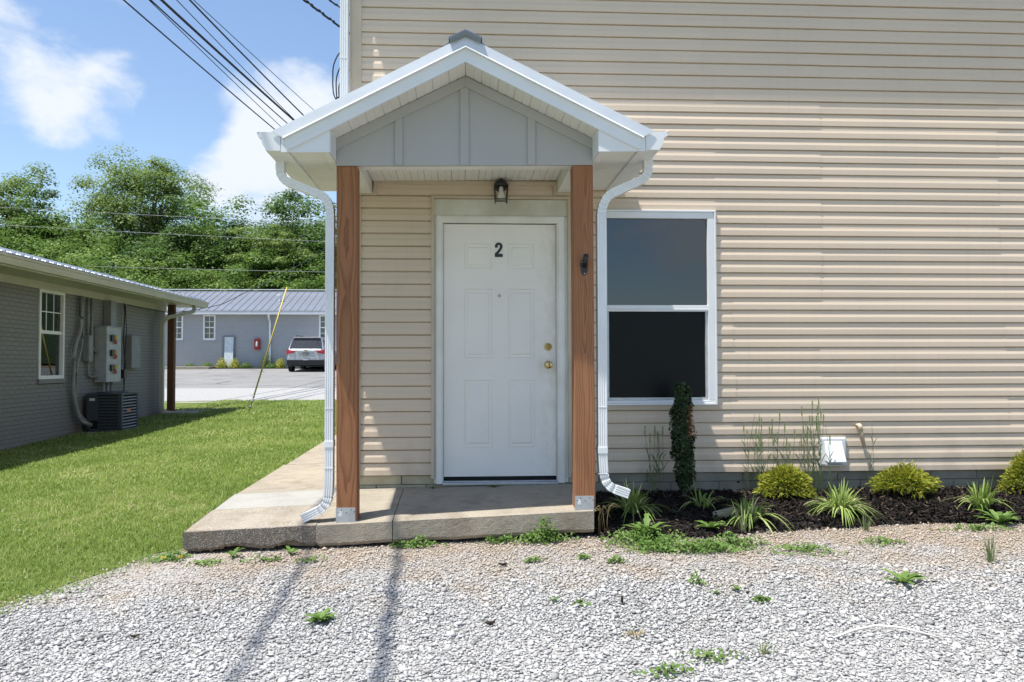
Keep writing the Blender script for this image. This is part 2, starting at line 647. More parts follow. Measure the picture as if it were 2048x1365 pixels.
M = {
    'siding': siding_mat(),
    'beige': mat('beige trim', (.56, .47, .35), .5, (.47, .39, .285), 3.),
    'white': mat('white aluminium', (.77, .78, .78), .38, (.70, .71, .71), 2.2, spec=.5),
    'whitev': mat('white vinyl', (.76, .77, .78), .35, (.70, .71, .72), 3.0, spec=.5),
    'soffit': mat('white vinyl soffit', (.74, .735, .70), .5, (.66, .65, .60), 2.0),
    'doortrim': mat('dusty white trim', (.79, .785, .75), .5, (.68, .665, .60), 3.5, fine=.06),
    'headpanel': mat('stained head panel', (.64, .635, .57), .55, (.50, .485, .41), 4.0),
    'grey': mat('grey painted board', (.39, .38, .362), .5, (.37, .36, .342), 2.0, bump=.05),
    'galv': mat('bright roof metal', (.60, .63, .67), .5, (.55, .58, .62), 3., metal=.1, spec=.5),
    'galvr': mat('weathered roof metal', (.40, .43, .48), .32, (.33, .36, .41), 2., metal=.6, spec=.5),
    'cap': mat('ridge cap metal', (.24, .26, .29), .38, (.19, .21, .24), 5., metal=.7),
    'zinc': mat('galvanised base', (.52, .54, .55), .42, (.42, .44, .46), 14., metal=.5),
    'door': door_mat(),
    'black': mat('black metal', (.014, .014, .015), .42, (.02, .02, .02), 10., spec=.5),
    'dark': mat('dark gap', (.01, .01, .01), .9),
    'brass': mat('brass', (.72, .55, .25), .22, (.55, .40, .17), 30., metal=1.0),
    'frost': mat('white bulb glass', (.75, .74, .70), .25),
    'found': mat('foundation block', (.30, .28, .22), .85, (.19, .175, .14), 4., bump=.5, bs=60, fine=.15),
    'foundp': mat('painted foundation block', (.52, .46, .31), .8, (.38, .33, .22), 5., bump=.4, bs=50, fine=.1),
    'mortar': mat('mortar', (.20, .19, .16), .9, (.14, .13, .11), 8.),
    'conc': concrete_mat('tan concrete', (.36, .315, .245), (.29, .255, .205), (.47, .43, .36), .6),
    'conc2': concrete_mat('pale new concrete', (.38, .37, .34), (.33, .32, .295), (.42, .41, .38), .3, (.29, .265, .22)),
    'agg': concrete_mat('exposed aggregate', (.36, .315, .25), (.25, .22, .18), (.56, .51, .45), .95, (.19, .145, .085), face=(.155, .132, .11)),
    'woodl': wood_mat('cedar coloured post', (.37, .168, .078), (.155, .057, .024), 1.3, -1.085, -1.10),
    'woodr': wood_mat('cedar coloured post lighter', (.395, .182, .088), (.175, .067, .028), 4.7, .54, -1.03),
    'woodd': wood_mat('dark wood post', (.17, .08, .04), (.08, .035, .02), 2.2, -6.8, 12.3),
    'glass': glass_mat('window glass', fac=.032),
    'glass2': glass_mat('screened window glass', fac=-.026, rough=.38, dark=.15),
    'room': mat('dim room', (.05, .05, .055), .9),
    'stone': stone_mat(),
    'gravel': gravel_base_mat(),
    'lawn': lawn_mat(),
    'earth': mat('bare earth', (.22, .16, .10), .95, (.15, .11, .07), 3., bump=.6, bs=20, bd=.02),
    'mulch': mat('mulch bed', (.022, .018, .016), .95, (.012, .010, .010), 12., bump=1., bs=50, bd=.02),
    'brick': brick_paint_mat(),
    'bjoint': mat('grey painted joint', (.128, .128, .124), .8, (.10, .10, .097), 6.),
    'fbrick': far_brick_mat(),
    'asphalt': asphalt_mat(),
    'cream': mat('cream eave trim', (.50, .49, .43), .5, (.44, .43, .375), 2.),
    'roofm': mat('grey roof metal', (.17, .185, .215), .38, (.14, .155, .18), 1.5, metal=.3),
    'rooff': mat('far slate grey roof metal', (.185, .20, .24), .45, (.165, .18, .215), .8, metal=.1),
    'boxg': mat('grey painted steel box', (.24, .25, .265), .5, (.19, .2, .21), 6.),
    'boxl': mat('bare steel panel', (.42, .44, .46), .45, (.33, .35, .37), 8., metal=.2),
    'acd': mat('dark blue grey enamel', (.055, .065, .08), .45, (.045, .053, .065), 6.),
    'pipe': mat('grey conduit', (.26, .265, .27), .5, (.2, .205, .21), 8.),
    'pvc': mat('cream pipe', (.58, .47, .33), .45, (.5, .4, .27), 8.),
    'yellow': mat('yellow guard', (.58, .46, .11), .5, (.46, .36, .08), 6.),
    'red': mat('red cabinet', (.42, .02, .025), .4, (.34, .015, .02), 6.),
    'wire': mat('black cable', (.018, .018, .02), .55),
    'wireg': mat('weathered cable', (.30, .31, .31), .5),
    'hill': mat('wooded hill floor', (.018, .035, .01), .95, (.03, .05, .014), .15, bump=1., bs=1.5, bd=.6),
    'bark': mat('bark', (.12, .10, .08), .95, (.07, .058, .045), 9., bump=.8, bs=14, bd=.03, stretch=(1, 1, .2)),
    'stick': mat('bleached stick', (.70, .68, .62), .7, (.6, .57, .5), 9.),
    'chip': mat('dark bark chip', (.045, .03, .02), .9, (.03, .02, .014), 20., bump=.6, bs=60),
    'car': mat('silver car paint', (.55, .56, .58), .25, (.5, .51, .53), 3., metal=.5, spec=.6),
    'carb': mat('black car plastic', (.02, .02, .022), .55),
    'carg': mat('car window glass', (.02, .023, .026), .06, spec=.8),
    'tyre': mat('tyre rubber', (.012, .012, .012), .85),
    'lamp': mat('red lamp lens', (.30, .012, .015), .2, spec=.6),
    'plate': mat('dark licence plate', (.05, .055, .06), .5, (.3, .3, .3), 60.),
    'gold': mat('gold emblem', (.6, .45, .15), .3, metal=.8),
    'panelw': mat('pale blue white panel', (.62, .68, .72), .5),
    'redwin': mat('dim red curtain', (.10, .022, .022), .8, (.05, .014, .014), 6.),
    'stickerw': mat('white sticker', (.7, .7, .7), .6),
    'stickero': mat('orange sticker', (.55, .2, .08), .6),
    'meterh': mat('yellow tape', (.5, .36, .03), .6),
    # foliage
    'grass': leafmat('grass blades', (.15, .232, .040), (.28, .365, .088), (.52, .47, .26), .4),
    'oak': leafmat('oak leaves', (.105, .17, .036), (.20, .285, .07), (.30, .37, .13), .4),
    'dkleaf': leafmat('dark leaves', (.05, .105, .024), (.10, .175, .042), (.16, .24, .065), .36),
    'ltleaf': leafmat('light leaves', (.075, .145, .026), (.155, .25, .05), (.24, .33, .085), .4),
    'box': leafmat('small dark evergreen leaves', (.014, .030, .010), (.034, .060, .018), (.085, .125, .045), .18, .42, .3),
    'rust': leafmat('dead orange leaves', (.16, .05, .015), (.24, .085, .02), None, .2),
    'goldl': leafmat('golden thread foliage', (.12, .16, .016), (.36, .37, .04), (.60, .56, .09), .35),
    'strap': leafmat('variegated strap leaves', (.15, .25, .045), (.34, .42, .13), (.74, .72, .42), .3),
    'wheat': leafmat('wild wheat', (.13, .18, .09), (.24, .30, .13), (.42, .45, .2), .35),
    'weed': leafmat('weed leaves', (.09, .17, .03), (.16, .27, .06), (.24, .32, .12), .35),
    'mulchc': leafmat('mulch chips', (.010, .009, .009), (.030, .022, .018), (.14, .10, .075), 0, .9, .15),
    'straw': leafmat('dry straw', (.30, .22, .11), (.45, .36, .20), None, .2),
    'yflower': leafmat('dandelion flower', (.7, .45, .02), (.75, .52, .03), None, .1),
}
rng = np.random.default_rng(7)
random.seed(7)

# ------------------------------------------------------------------ the ground
GX = np.array([-90, -7.1, -4.5, -2.15, .6, 5, 90.])
GY = np.array([-90, -5, -3.3, -1, 1, 3.6, 6, 9, 13, 17, 24, 35, 39.5, 44, 60.])
GZ = np.array([[-.8] * 7, [-.47, -.46, -.455, -.45, -.45, -.45, -.45], [-.45, -.43, -.425, -.42, -.42, -.42, -.42],
               [-.45, -.42, -.39, -.372, -.295, -.29, -.29], [-.43, -.41, -.33, -.215, -.22, -.22, -.22],
               [-.42, -.40, -.27, -.15, -.2, -.2, -.2], [-.40, -.40, -.25, -.13, -.2, -.2, -.2],
               [-.33, -.31, -.21, -.12, -.15, -.15, -.15], [-.2, -.205, -.18, -.12, -.12, -.12, -.12],
               [-.13] * 7, [.046] * 7, [.527] * 7, [.70] * 7, [.80] * 7, [1.3] * 7])


def gz(x, y):
    x, y = np.asarray(x, float), np.asarray(y, float)
    i = np.clip(np.searchsorted(GX, x) - 1, 0, len(GX) - 2)
    j = np.clip(np.searchsorted(GY, y) - 1, 0, len(GY) - 2)
    u = np.clip((x - GX[i]) / (GX[i + 1] - GX[i]), 0, 1)
    w = np.clip((y - GY[j]) / (GY[j + 1] - GY[j]), 0, 1)
    return GZ[j, i] * (1 - u) * (1 - w) + GZ[j, i + 1] * u * (1 - w) + GZ[j + 1, i] * (1 - u) * w + GZ[j + 1, i + 1] * u * w


def wob(x, y, s=1.0, seed=0.0):
    x, y = np.asarray(x, float) * s + seed, np.asarray(y, float) * s - seed
    return (np.sin(x * 1.7 + 1.3 * np.sin(y * 1.1)) + np.sin(y * 2.3 + 1.7 * np.sin(x * .9 + 1)) + .6 * np.sin(x * 4.1 + y * 3.3) + .4 * np.sin(x * 9.3 - y * 7.9)) / 4.0


def lawn_edge(y):                      # the lawn's right-hand edge, x at a given y
    y = np.asarray(y, float)
    return np.interp(y, [-9, -4, -2.29, -1.75, -.95, -.9, 9.2, 9.6, 20], [-5.4, -3.5, -2.62, -2.36, -2.12, -2.11, -2.06, 4, 4])


def mulch_edge(x):                     # the bed's front edge, y at a given x
    return np.interp(x, [.58, .7, 1.0, 1.45, 1.8, 2.45, 3.1, 3.45, 3.8, 9], [-1.0, -1.06, -1.10, -1.06, -.93, -.88, -.76, -.78, -.84, -.8]) + .05 * wob(x, 0, 3.)


def sheet(name, ys, xl, xr, nx, dz, m, rough=0.0):
    V, F = [], []
    for y in ys:
        a, b = xl(y), xr(y)
        for x in np.linspace(a, b, nx):
            V.append((x, y, float(gz(x, y)) + dz + rough * float(wob(x, y, 2.3))))
    for j in range(len(ys) - 1):
        for i in range(nx - 1):
            k = j * nx + i
            F.append((k, k + 1, k + nx + 1, k + nx))
    return structure(soup(name, V, F, m, smooth=True))


sheet('ground', list(np.linspace(-90, -8, 12)) + list(np.linspace(-7, 18, 51)) + list(np.linspace(19, 60, 22)), lambda y: -90, lambda y: 90, 90, -.03, M['earth'])
sheet('gravel_lot', list(np.linspace(-90, -8, 12)) + list(np.linspace(-7, -.6, 34)), lambda y: max(-90, float(lawn_edge(y)) - .25), lambda y: 60, 60, .0, M['gravel'])
sheet('lawn', list(np.linspace(-9, -1, 40)) + list(np.linspace(-.8, 17.2, 60)), lambda y: -40, lambda y: float(lawn_edge(y) + .06 * wob(0, y, 4.) - .22 * (y < -.9)), 70, .004, M['lawn'], .003)
sheet('bounce_cut_grass', np.linspace(-90, -11, 30), lambda y: -90, lambda y: 90, 60, .012, M['lawn'], .006)  # unseen grass added behind the camera to cut gravel bounce on the walls
sheet('gravel_drive', np.linspace(16.4, 24.6, 16), lambda y: -60, lambda y: 40, 40, .004, M['gravel'])
sheet('parking_road', np.linspace(24.0, 41.5, 24), lambda y: -60, lambda y: 40, 40, .008, M['asphalt'])

# hills right round the horizon, the near one rising behind the far building
V, F = [], []
NA = 96
for k, (rad, h) in enumerate(((49, 0), (58, 3.2), (75, 8.0), (100, 13.0), (160, 14))):
    for i in range(NA):
        a = 2 * math.pi * i / NA
        back = max(0., math.sin(a))
        s = (.38 + .62 * back) if k else 1
        bmp = 1 + .25 * math.sin(a * 5 + 1) + .15 * math.sin(a * 11)
        V.append((rad * 1.15 * math.cos(a), rad * math.sin(a), -.85 + (1.9 * back if k == 0 else 1.6 * back) + h * s * bmp * (.55 if back < .05 else 1)))
for k in range(4):
    for i in range(NA):
        F.append((k * NA + i, k * NA + (i + 1) % NA, (k + 1) * NA + (i + 1) % NA, (k + 1) * NA + i))
structure(soup('hills', V, F, M['hill'], smooth=True))

# ------------------------------------------------------------------ concrete walkway in its poured sections
walk = thing('concrete_walkway', 'low concrete slab under the porch running back along the house', 'walkway', (-.5, -.5, -.15))
del walk['category']
walk['kind'] = 'structure'


def slab_top(x, y):
    # warped surface read from its edges
    f = np.interp(x, [-2.15, -1.1, .6], [-.213, -.172, -.105])
    b = np.interp(x, [-2.15, -1.1, .6], [-.155, -.104, -.078])
    t = np.clip((y + 1.03) / 1.03, 0, 1)
    z = f + (b - f) * t
    if y > 0:
        z += (-.10 - b) * min(1, y / 4.) if x < -1.2 else 0
    return float(z)


def slab(name, x0, x1, y0, y1, m, front=False, ragged=0, lift=0.0, nx=24, ny=10, lab=None):
    xs, ys = np.linspace(x0, x1, nx), np.linspace(y0, y1, ny)
    top, V, F = {}, [], []
    for j, y in enumerate(ys):
        for i, x in enumerate(xs):
            e = 0.0
            if front and j == 0:
                e = -.012
            yy = y + (.003 * math.sin(x * 37 + 2 * math.sin(x * 11)) + .002 * math.sin(x * 91) if front and j == 0 else 0)
            V.append((x, yy, slab_top(x, y) + e + lift + .0025 * float(wob(x, y, 9))))
    for j in range(ny - 1):
        for i in range(nx - 1):
            k = j * nx + i
            F.append((k, k + 1, k + nx + 1, k + nx))
    o = len(V)
    ring = [(i, 0) for i in range(nx)] + [(nx - 1, j) for j in range(1, ny)] + [(i, ny - 1) for i in range(nx - 2, -1, -1)] + [(0, j) for j in range(ny - 2, 0, -1)]
    depth = []
    for i, j in ring:
        x, y = xs[i], ys[j]
        zt = slab_top(x, y) + lift
        d = .165
        if j == 0 and ragged:
            d = (.150 if x > -1.27 else .132) - ragged * (.020 * math.sin(x * 7.3 + 1.1 * math.sin(x * 13.)) + .014 * math.sin(x * 19.7 + 2 * math.sin(x * 5.1)) + .010 * math.sin(x * 43.3 + x * x * 9) + .008 * math.sin(x * 97.) + .006 * math.sin(x * 171.))
        depth.append((x, y, zt, d))
    rows = [(.012, -.013), (.06, -.016), (.85, -.016), (1.0, .004)]
    for fr, out in rows:
        for (i, j), (x, y, zt, d) in zip(ring, depth):
            dy = out if j == 0 and front else 0
            dx = out if i == 0 and x0 < -2 else 0
            n = .0025 * math.sin(x * 31 + fr * 9) * math.sin(x * 17 - fr * 5) if front and j == 0 else 0
            V.append((x + dx, y + dy + n, zt - (.014 if fr < .02 else d * fr)))
    L = len(ring)
    for a in range(L):
        b2 = (a + 1) % L
        i1, j1 = ring[a]
        i2, j2 = ring[b2]
        F.append((j1 * nx + i1, j2 * nx + i2, o + b2, o + a))
        for k in range(3):
            F.append((o + k * L + a, o + k * L + b2, o + (k + 1) * L + b2, o + (k + 1) * L + a))
    mb = MB()
    mb.add(V, F)
    mb.add([V[o + 3 * L + q] for q in range(L)], [tuple(range(L))])
    return mb.build(name, m, walk, smooth=False, label=lab)


slab('slab_section', -.767, .583, -1.03, -.004, M['conc'], True, .12, nx=40)
slab('slab_section', -1.2735, -.772, -1.03, -.004, M['conc'], True, .2, nx=20)
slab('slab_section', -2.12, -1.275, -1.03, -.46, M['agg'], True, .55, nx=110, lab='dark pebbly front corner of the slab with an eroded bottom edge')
slab('slab_section', -2.11, -1.275, -.455, .10, M['conc2'], lab='pale newer strip across the slab')
slab('slab_section', -2.10, -1.275, .105, 1.85, M['conc'])
slab('slab_section', -2.08, -1.275, 1.865, 5.6, M['conc'])
slab('slab_section', -2.06, -1.275, 5.615, 9.4, M['conc'])

# ------------------------------------------------------------------ the beige house
house = thing('apartment_house', 'two storey house with beige vinyl siding filling the right side', 'house', (2, 3, -.3))
HX0, HX1, HTOP = -1.116, 9.0, 5.486
core = MB()
core.box(-1.19, HX1, .105, 8.0, -.5, HTOP)
core.build('wall_core', M['room'], house)
# vinyl siding: each panel two dutch-lap courses high
CO = .1016
PROF = [(.017, -.0015), (.0, .0), (.0004, .040), (.0054, .0595), (.0072, .0900), (.020, .0955), (.020, .1045)]   # (y, z)
OPEN = [(-.540, .552, -.2, 2.222), (.797, 1.756, .547, 2.128)]


def clip_prof(z0, z1):
    out = []
    for (ya, za), (yb, zb) in zip(PROF, PROF[1:]):
        if max(za, zb) <= z0 or min(za, zb) >= z1:
            continue
        a, b = (ya, za), (yb, zb)
        if zb != za:
            f = lambda z: ya + (yb - ya) * (z - za) / (zb - za)
            if za < z0: a = (f(z0), z0)
            if zb > z1: b = (f(z1), z1)
            if za > z1: a = (f(z1), z1)
        if not out:
            out.append(a)
        out.append(b)
    return out


def course(mb, x0, x1, zb, c0, c1, sy, seed):
    pr = clip_prof(c0, c1)
    if len(pr) < 2 or x1 - x0 < .004:
        return
    n = max(2, int((x1 - x0) / .35) + 1)
    xs = np.linspace(x0, x1, n)
    vs = []
    for x in xs:
        w = .0004 * math.sin(x * 2.1 + seed) + .0003 * math.sin(x * 5.3 + seed * 2.3)
        for y, z in pr:
            q = .35 if y < .003 else 1.
            vs.append((x, y - w * q - sy, zb + z + .0008 * math.sin(x * 1.1 + seed)))
    k = len(pr)
    fs = []
    for i in range(n - 1):
        for j in range(k - 1):
            fs.append((i * k + j, (i + 1) * k + j, (i + 1) * k + j + 1, i * k + j + 1))
    mb.add(vs, fs)


for k in range(27):
    z0 = k * 2 * CO
    if k >= 8:
        seams = [(.40 if k % 2 else -.2), (2.63 if k % 2 == 0 else 1.75), (4.15 if k % 2 else 4.9)]
    else:
        seams = [[1.90, 4.6], [2.62, 5.0], [1.88, 4.2]][k % 3]
    seams = [HX0] + sorted(seams) + [6.2 + .8 * (k % 3), HX1]
    for p, (a, b) in enumerate(zip(seams, seams[1:])):
        spans = {}
        for c in (0, 1):
            zb = z0 + c * CO
            iv = [(a, b, -.01, .11)]
            for ox0, ox1, oz0, oz1 in OPEN:
                nv = []
                for xa, xb, ca, cb in iv:
                    lo, hi = oz0 - zb, oz1 - zb
                    if hi <= 0 or lo >= CO or xb <= ox0 or xa >= ox1:
                        nv.append((xa, xb, ca, cb))
                        continue
                    if xa < ox0: nv.append((xa, ox0, ca, cb))
                    if xb > ox1: nv.append((ox1, xb, ca, cb))
                    ma, mb_ = max(xa, ox0), min(xb, ox1)
                    if lo > 0.005: nv.append((ma, mb_, ca, lo))
                    if hi < CO - .005: nv.append((ma, mb_, hi, cb))
                iv = nv
            spans[c] = iv
        # pieces left and right of an opening are panels of their own
        groups = {}
        for c in (0, 1):
            for s in spans[c]:
                key = 0
                for q, (ox0, ox1, oz0, oz1) in enumerate(OPEN):
                    full = oz0 - z0 <= 0.001 and oz1 - z0 >= 2 * CO - .001
                    if full and s[0] >= ox1 - .001:
                        key = q + 1
                groups.setdefault(key, []).append((c, s))
        for key, lst in groups.items():
            mb = MB()
            for c, (xa, xb, ca, cb) in lst:
                course(mb, xa, xb + (.02 if abs(xb - b) < .001 and b < HX1 else 0), z0 + c * CO, ca, cb, .0024 * ((p + k) % 2) - .0004 * p, k * 1.37 + c * 2.1 + p)
            if mb.v:
                mb.build('siding_panel', M['siding'], house, fix=False)
# corner post, starter strip and the trims round the openings
mb = MB()
mb.box(-1.206, HX0 + .004, -.014, .10, -.035, HTOP)
mb.box(-1.190, -1.186, -.0165, -.012, -.035, HTOP)
mb.build('corner_trim', M['beige'], house, bevel=.003)
MB().box(-1.206, -1.19, .1, 8.0, -.03, HTOP).build('side_siding', M['siding'], house)
# foundation: two rows of block seen between siding and ground
for row, (za, zb) in enumerate(((-.076, -.006), (-.28, -.082))):
    x = -1.18 - .2 * row
    while x < HX1:
        w = .395
        a, b = max(x, -1.19), min(x + w - .008, HX1)
        for a, b in ([(a, b)] if row else [(a, min(b, -.5155)), (max(a, .5175), b)]):
            if b - a < .02:
                continue
            MB().box(a, b, .022 + .002 * ((int(x * 7) + row) % 2), .10, za, zb).build('foundation_block', M['foundp'] if b < .9 else M['found'], house, bevel=.004)
        x += w
MB().box(-1.189, HX1, .030, .104, -.5, -.083).box(-1.189, -.516, .030, .104, -.0825, -.004).box(.518, HX1, .030, .104, -.0825, -.004).build('mortar_bed', M['mortar'], house)

wh = MB()
for hx, hz in ((1.02, -.085), (1.935, -.083), (3.36, -.10)):
    wh.lathe([(.009, .0), (.009, -.004), (0, -.004)], (hx, .0215, hz), 'y', 10)
wh.build('weep_hole', M['dark'], house)
# the main roof's eave above the picture
mb = MB()
mb.box(-1.62, 9.5, -.335, .104, 5.488, 5.50)
mb.box(-1.62, 9.5, -.365, -.335, 5.46, 5.62)
mb.build('roof_soffit', M['soffit'], house)
mb = MB()
mb.hexa([(-1.7, -.385, 5.625), (9.6, -.385, 5.625), (9.6, 4.2, 7.6), (-1.7, 4.2, 7.6), (-1.7, -.385, 5.66), (9.6, -.385, 5.66), (9.6, 4.2, 7.64), (-1.7, 4.2, 7.64)])
mb.hexa([(-1.7, 4.2, 7.6), (9.6, 4.2, 7.6), (9.6, 8.9, 5.6), (-1.7, 8.9, 5.6), (-1.7, 4.2, 7.64), (9.6, 4.2, 7.64), (9.6, 8.9, 5.64), (-1.7, 8.9, 5.64)])
mb.build('roof', M['roofm'], house)

# fluted rectangular downspout section: a across, b in depth (front is -b)
def flute(w, d, n=3):
    h, q = w / 2, d / 2
    s = [(-h, q), (-h, -q)]
    for i in range(n):
        c = -h + w * (i + 1) / (n + 1)
        s += [(c - .0045, -q), (c - .002, -q + .003), (c + .002, -q + .003), (c + .0045, -q)]
    return s + [(h, -q), (h, q)]


mb = MB().sweep([(-1.241, -.052, 5.4), (-1.241, -.052, 2.86)], flute(.062, .075))
mb.box(-1.276, -1.206, -.091, -.013, 3.30, 3.306)
mb.build('downspout', M['white'], house, label='white downspout on the house corner above the porch roof')

# front door
YD = .035
door = MB()
DX0, DX1, DZ0, DZ1 = -.455, .450, -.020, 2.009
cols = [(-.293, -.065), (.062, .278)]
rows = [(1.648, 1.853), (.926, 1.487), (.212, .753)]
xs = [DX0, *cols[0], *cols[1], DX1]
zs = [DZ0, rows[2][0], rows[2][1], rows[1][0], rows[1][1], rows[0][0], rows[0][1], DZ1]
for i in range(5):
    for j in range(7):
        if i in (1, 3) and j in (1, 3, 5):
            continue
        door.add([(xs[i], YD, zs[j]), (xs[i + 1], YD, zs[j]), (xs[i + 1], YD, zs[j + 1]), (xs[i], YD, zs[j + 1])], [(0, 1, 2, 3)])
door.box(DX0, DX1, YD + .004, YD + .045, DZ0, DZ1)
for a, b in ((DX0 - .0, DX0 + .001), (DX1 - .001, DX1)):
    door.box(a, b, YD, YD + .01, DZ0, DZ1)
door_o = door.build('door', M['door'], house)


def ringed(mb, x0, x1, z0, z1, prof):
    prev = None
    for ins, y in prof:
        vs = [(x0 + ins, y, z0 + ins), (x1 - ins, y, z0 + ins), (x1 - ins, y, z1 - ins), (x0 + ins, y, z1 - ins)]
        o = len(mb.v)
        mb.add(vs, [])
        if prev is not None:
            for i in range(4):
                mb.f.append((prev + i, prev + (i + 1) % 4, o + (i + 1) % 4, o + i))
        prev = o
    mb.f.append((prev, prev + 1, prev + 2, prev + 3))


for cx in cols:
    for rz in rows:
        mb = MB()
        ringed(mb, cx[0], cx[1], rz[0], rz[1], [(0, YD), (.004, YD - .003), (.009, YD + .010), (.018, YD + .010), (.038, YD - .003), (.044, YD - .003)])
        mb.build('door_panel', M['door'], door_o)
# number 2 cut from black sheet
def arc(cx, cz, rx, rz, a0, a1, n):
    return [(cx + rx * math.cos(R(a0 + (a1 - a0) * i / n)), cz + rz * math.sin(R(a0 + (a1 - a0) * i / n))) for i in range(n + 1)]


W2, H2 = .064, .118
out = [(0, .030), (0, .0), (W2, .0), (W2, .026), (.030, .026)]
inner_stroke = [(.034, .034), (.052, .056), (.061, .074)]
outer = arc(.032, .086, .031, .032, 0, 180, 10)                 # over the top, right to left
hook = [(.001, .076), (.023, .076)]
inn = arc(.032, .087, .0095, .0115, 180, 0, 6)
back = [(.038, .072), (.022, .050), (.006, .034)]
poly = out + inner_stroke + outer + hook + inn + back
num = MB().prism([(x - .044, z + 1.744) for x, z in poly], 'y', YD - .004, YD - .0005)
num.build('number_two', M['black'], door_o)
MB().box(-.048, .024, YD - .0012, YD - .0002, 1.736, 1.868).build('number_backing', M['doortrim'], door_o)
MB().lathe([(.013, -.004), (.013, 0)], (-.008, YD, 1.430), 'y').build('peephole', M['zinc'], door_o, True)
mb = MB().lathe([(.031, 0), (.031, -.006), (.025, -.013), (.018, -.013), (.016, -.018), (.0, -.018)], (.386, YD, 1.018), 'y', 24)
mb.box(.3845, .3875, YD - .0205, YD - .018, 1.010, 1.026)
mb.build('deadbolt', M['brass'], door_o, False, .0)
MB().lathe([(.033, 0), (.032, -.006), (.014, -.012), (.012, -.030), (.022, -.036), (.029, -.048), (.030, -.058), (.024, -.066), (.010, -.069), (.0, -.069)], (.386, YD, .873), 'y', 24).build('door_knob', M['brass'], door_o, True)
MB().box(DX0 + .001, DX1 - .001, YD + .002, YD + .06, -.061, DZ0 - .001).build('door_sweep', M['dark'], door_o)
for z in (1.80, .72, .06):
    MB().box(DX0 - .012, DX0 - .002, YD - .006, YD + .01, z - .045, z + .045).build('hinge', M['black'], door_o)
# frame
fr = MB()
BX0, BX1 = -.515, .517
for a, b in ((BX0, -.462), (.457, BX1)):
    fr.box(a, b, -.006, .06, -.075, 2.016)
    i0, i1 = (a + .012, b - .012)
    fr.box(i0, i1, -.012, -.0055, -.073, 2.028)
fr.box(BX0, BX1, -.0065, .06, 2.0165, 2.070)
fr.box(BX0 + .012, BX1 - .012, -.0125, -.006, 2.0285, 2.058)
fr.box(-.4615, -.4565, .012, .06, -.06, 2.016)
fr.box(.4515, .4565, .012, .06, -.06, 2.016)
for a, b in ((-.5305, -.5155), (.5175, .5435)):
    fr.box(a, b, .012, .06, -.07, 2.07)
fr.build('door_frame', M['doortrim'], house, bevel=.002)
mb = MB()
mb.box(-.462, .457, -.02, .09, -.082, -.062)
mb.box(-.455, .450, .0, .06, -.0615, -.052)
mb.build('threshold', M['zinc'], house, bevel=.003)
MB().box(-.532, .545, .004, .02, 2.071, 2.205).build('head_panel', M['headpanel'], house)
mb = MB()
for a, b in ((-.556, -.530), (.543, .569)):
    mb.box(a, b, -.0135, .02, -.03, 2.208)
mb.box(-.556, .569, -.0137, .02, 2.2085, 2.232)
mb.build('door_surround', M['beige'], house, bevel=.002)
# beige channel under the porch ceiling, stepping round the side beams
mb = MB()
mb.box(-1.01, .455, -.016, .004, 2.318, 2.350)
mb.box(-1.012, -.985, -.0155, .004, 2.262, 2.3175)
mb.box(.430, .458, -.0155, .004, 2.275, 2.3175)
mb.box(-1.115, -.9855, -.0158, .004, 2.228, 2.2615)
mb.box(.4305, .62, -.0158, .004, 2.240, 2.2745)
mb.build('ceiling_trim', M['beige'], house)
mb = MB()
mb.box(.62, .95, -.014, .004, 2.296, 2.322)
mb.build('soffit_channel', M['beige'], house)

# window to the right of the porch
WX0, WX1, WZ0, WZ1 = .795, 1.760, .545, 2.130
win = MB()
for x0, x1, z0, z1, y in ((WX0, WX1, WZ0, WZ0 + .016, -.022), (WX0, WX1, WZ1 - .016, WZ1, -.022), (WX0, WX0 + .016, WZ0 + .0162, WZ1 - .0162, -.022), (WX1 - .016, WX1, WZ0 + .0162, WZ1 - .0162, -.022)):
    win.box(x0, x1, y, .05, z0, z1)
i = .0165
for x0, x1, z0, z1 in ((WX0 + i, WX1 - i, WZ0 + i, .583), (WX0 + i, WX1 - i, 2.062, WZ1 - i), (WX0 + i, .862, .5835, 2.0615), (1.690, WX1 - i, .5835, 2.0615)):
    win.box(x0, x1, -.014, .05, z0, z1)
wino = win.build('window', M['whitev'], house, bevel=.003)
mb = MB()
mb.box(.8625, 1.6895, -.008, .04, 1.303, 1.354)
mb.box(.8625, 1.6895, -.013, -.0082, 1.318, 1.322)
mb.build('meeting_rail', M['whitev'], wino, bevel=.002)
MB().box(.8625, 1.6895, .016, .020, 1.3545, 2.0615).build('upper_pane', M['glass'], wino)
MB().box(.8625, 1.6895, .028, .032, .606, 1.3025).build('lower_pane', M['glass2'], wino)
mb = MB()
mb.box(.8625, 1.6895, .004, .026, .5838, .6055)
mb.box(1.672, 1.6895, .0045, .026, .606, 1.3025)
mb.box(.8625, .878, .0045, .026, .606, 1.3025)
mb.build('screen_frame', M['zinc'], wino)
MB().box(.86, 1.69, .075, .10, .58, 2.07).build('dark_room_sheet', M['room'], wino)  # dark sheet behind the glass, its colour stands for the unlit room
mb = MB()
mb.box(.775, 1.78, -.012, .004, .508, .5445)
mb.build('window_channel', M['beige'], house)

# ------------------------------------------------------------------ entry porch (leans up slightly to the right)
porch = thing('entry_porch', 'white gabled entry porch on two brown wooden posts over the door', 'porch', (-.283, -.6, -.12))
X0 = -.283
YB, YF = -1.0, -1.26           # beam front and rake front


def pb(mb, name, m, parent=porch, **k):
    return mb.tilt().build(name, m, parent, **k)


def sx(s, x):                  # mirrored x on side s
    return X0 + s * x


HB = .876                      # half width between the return boxes
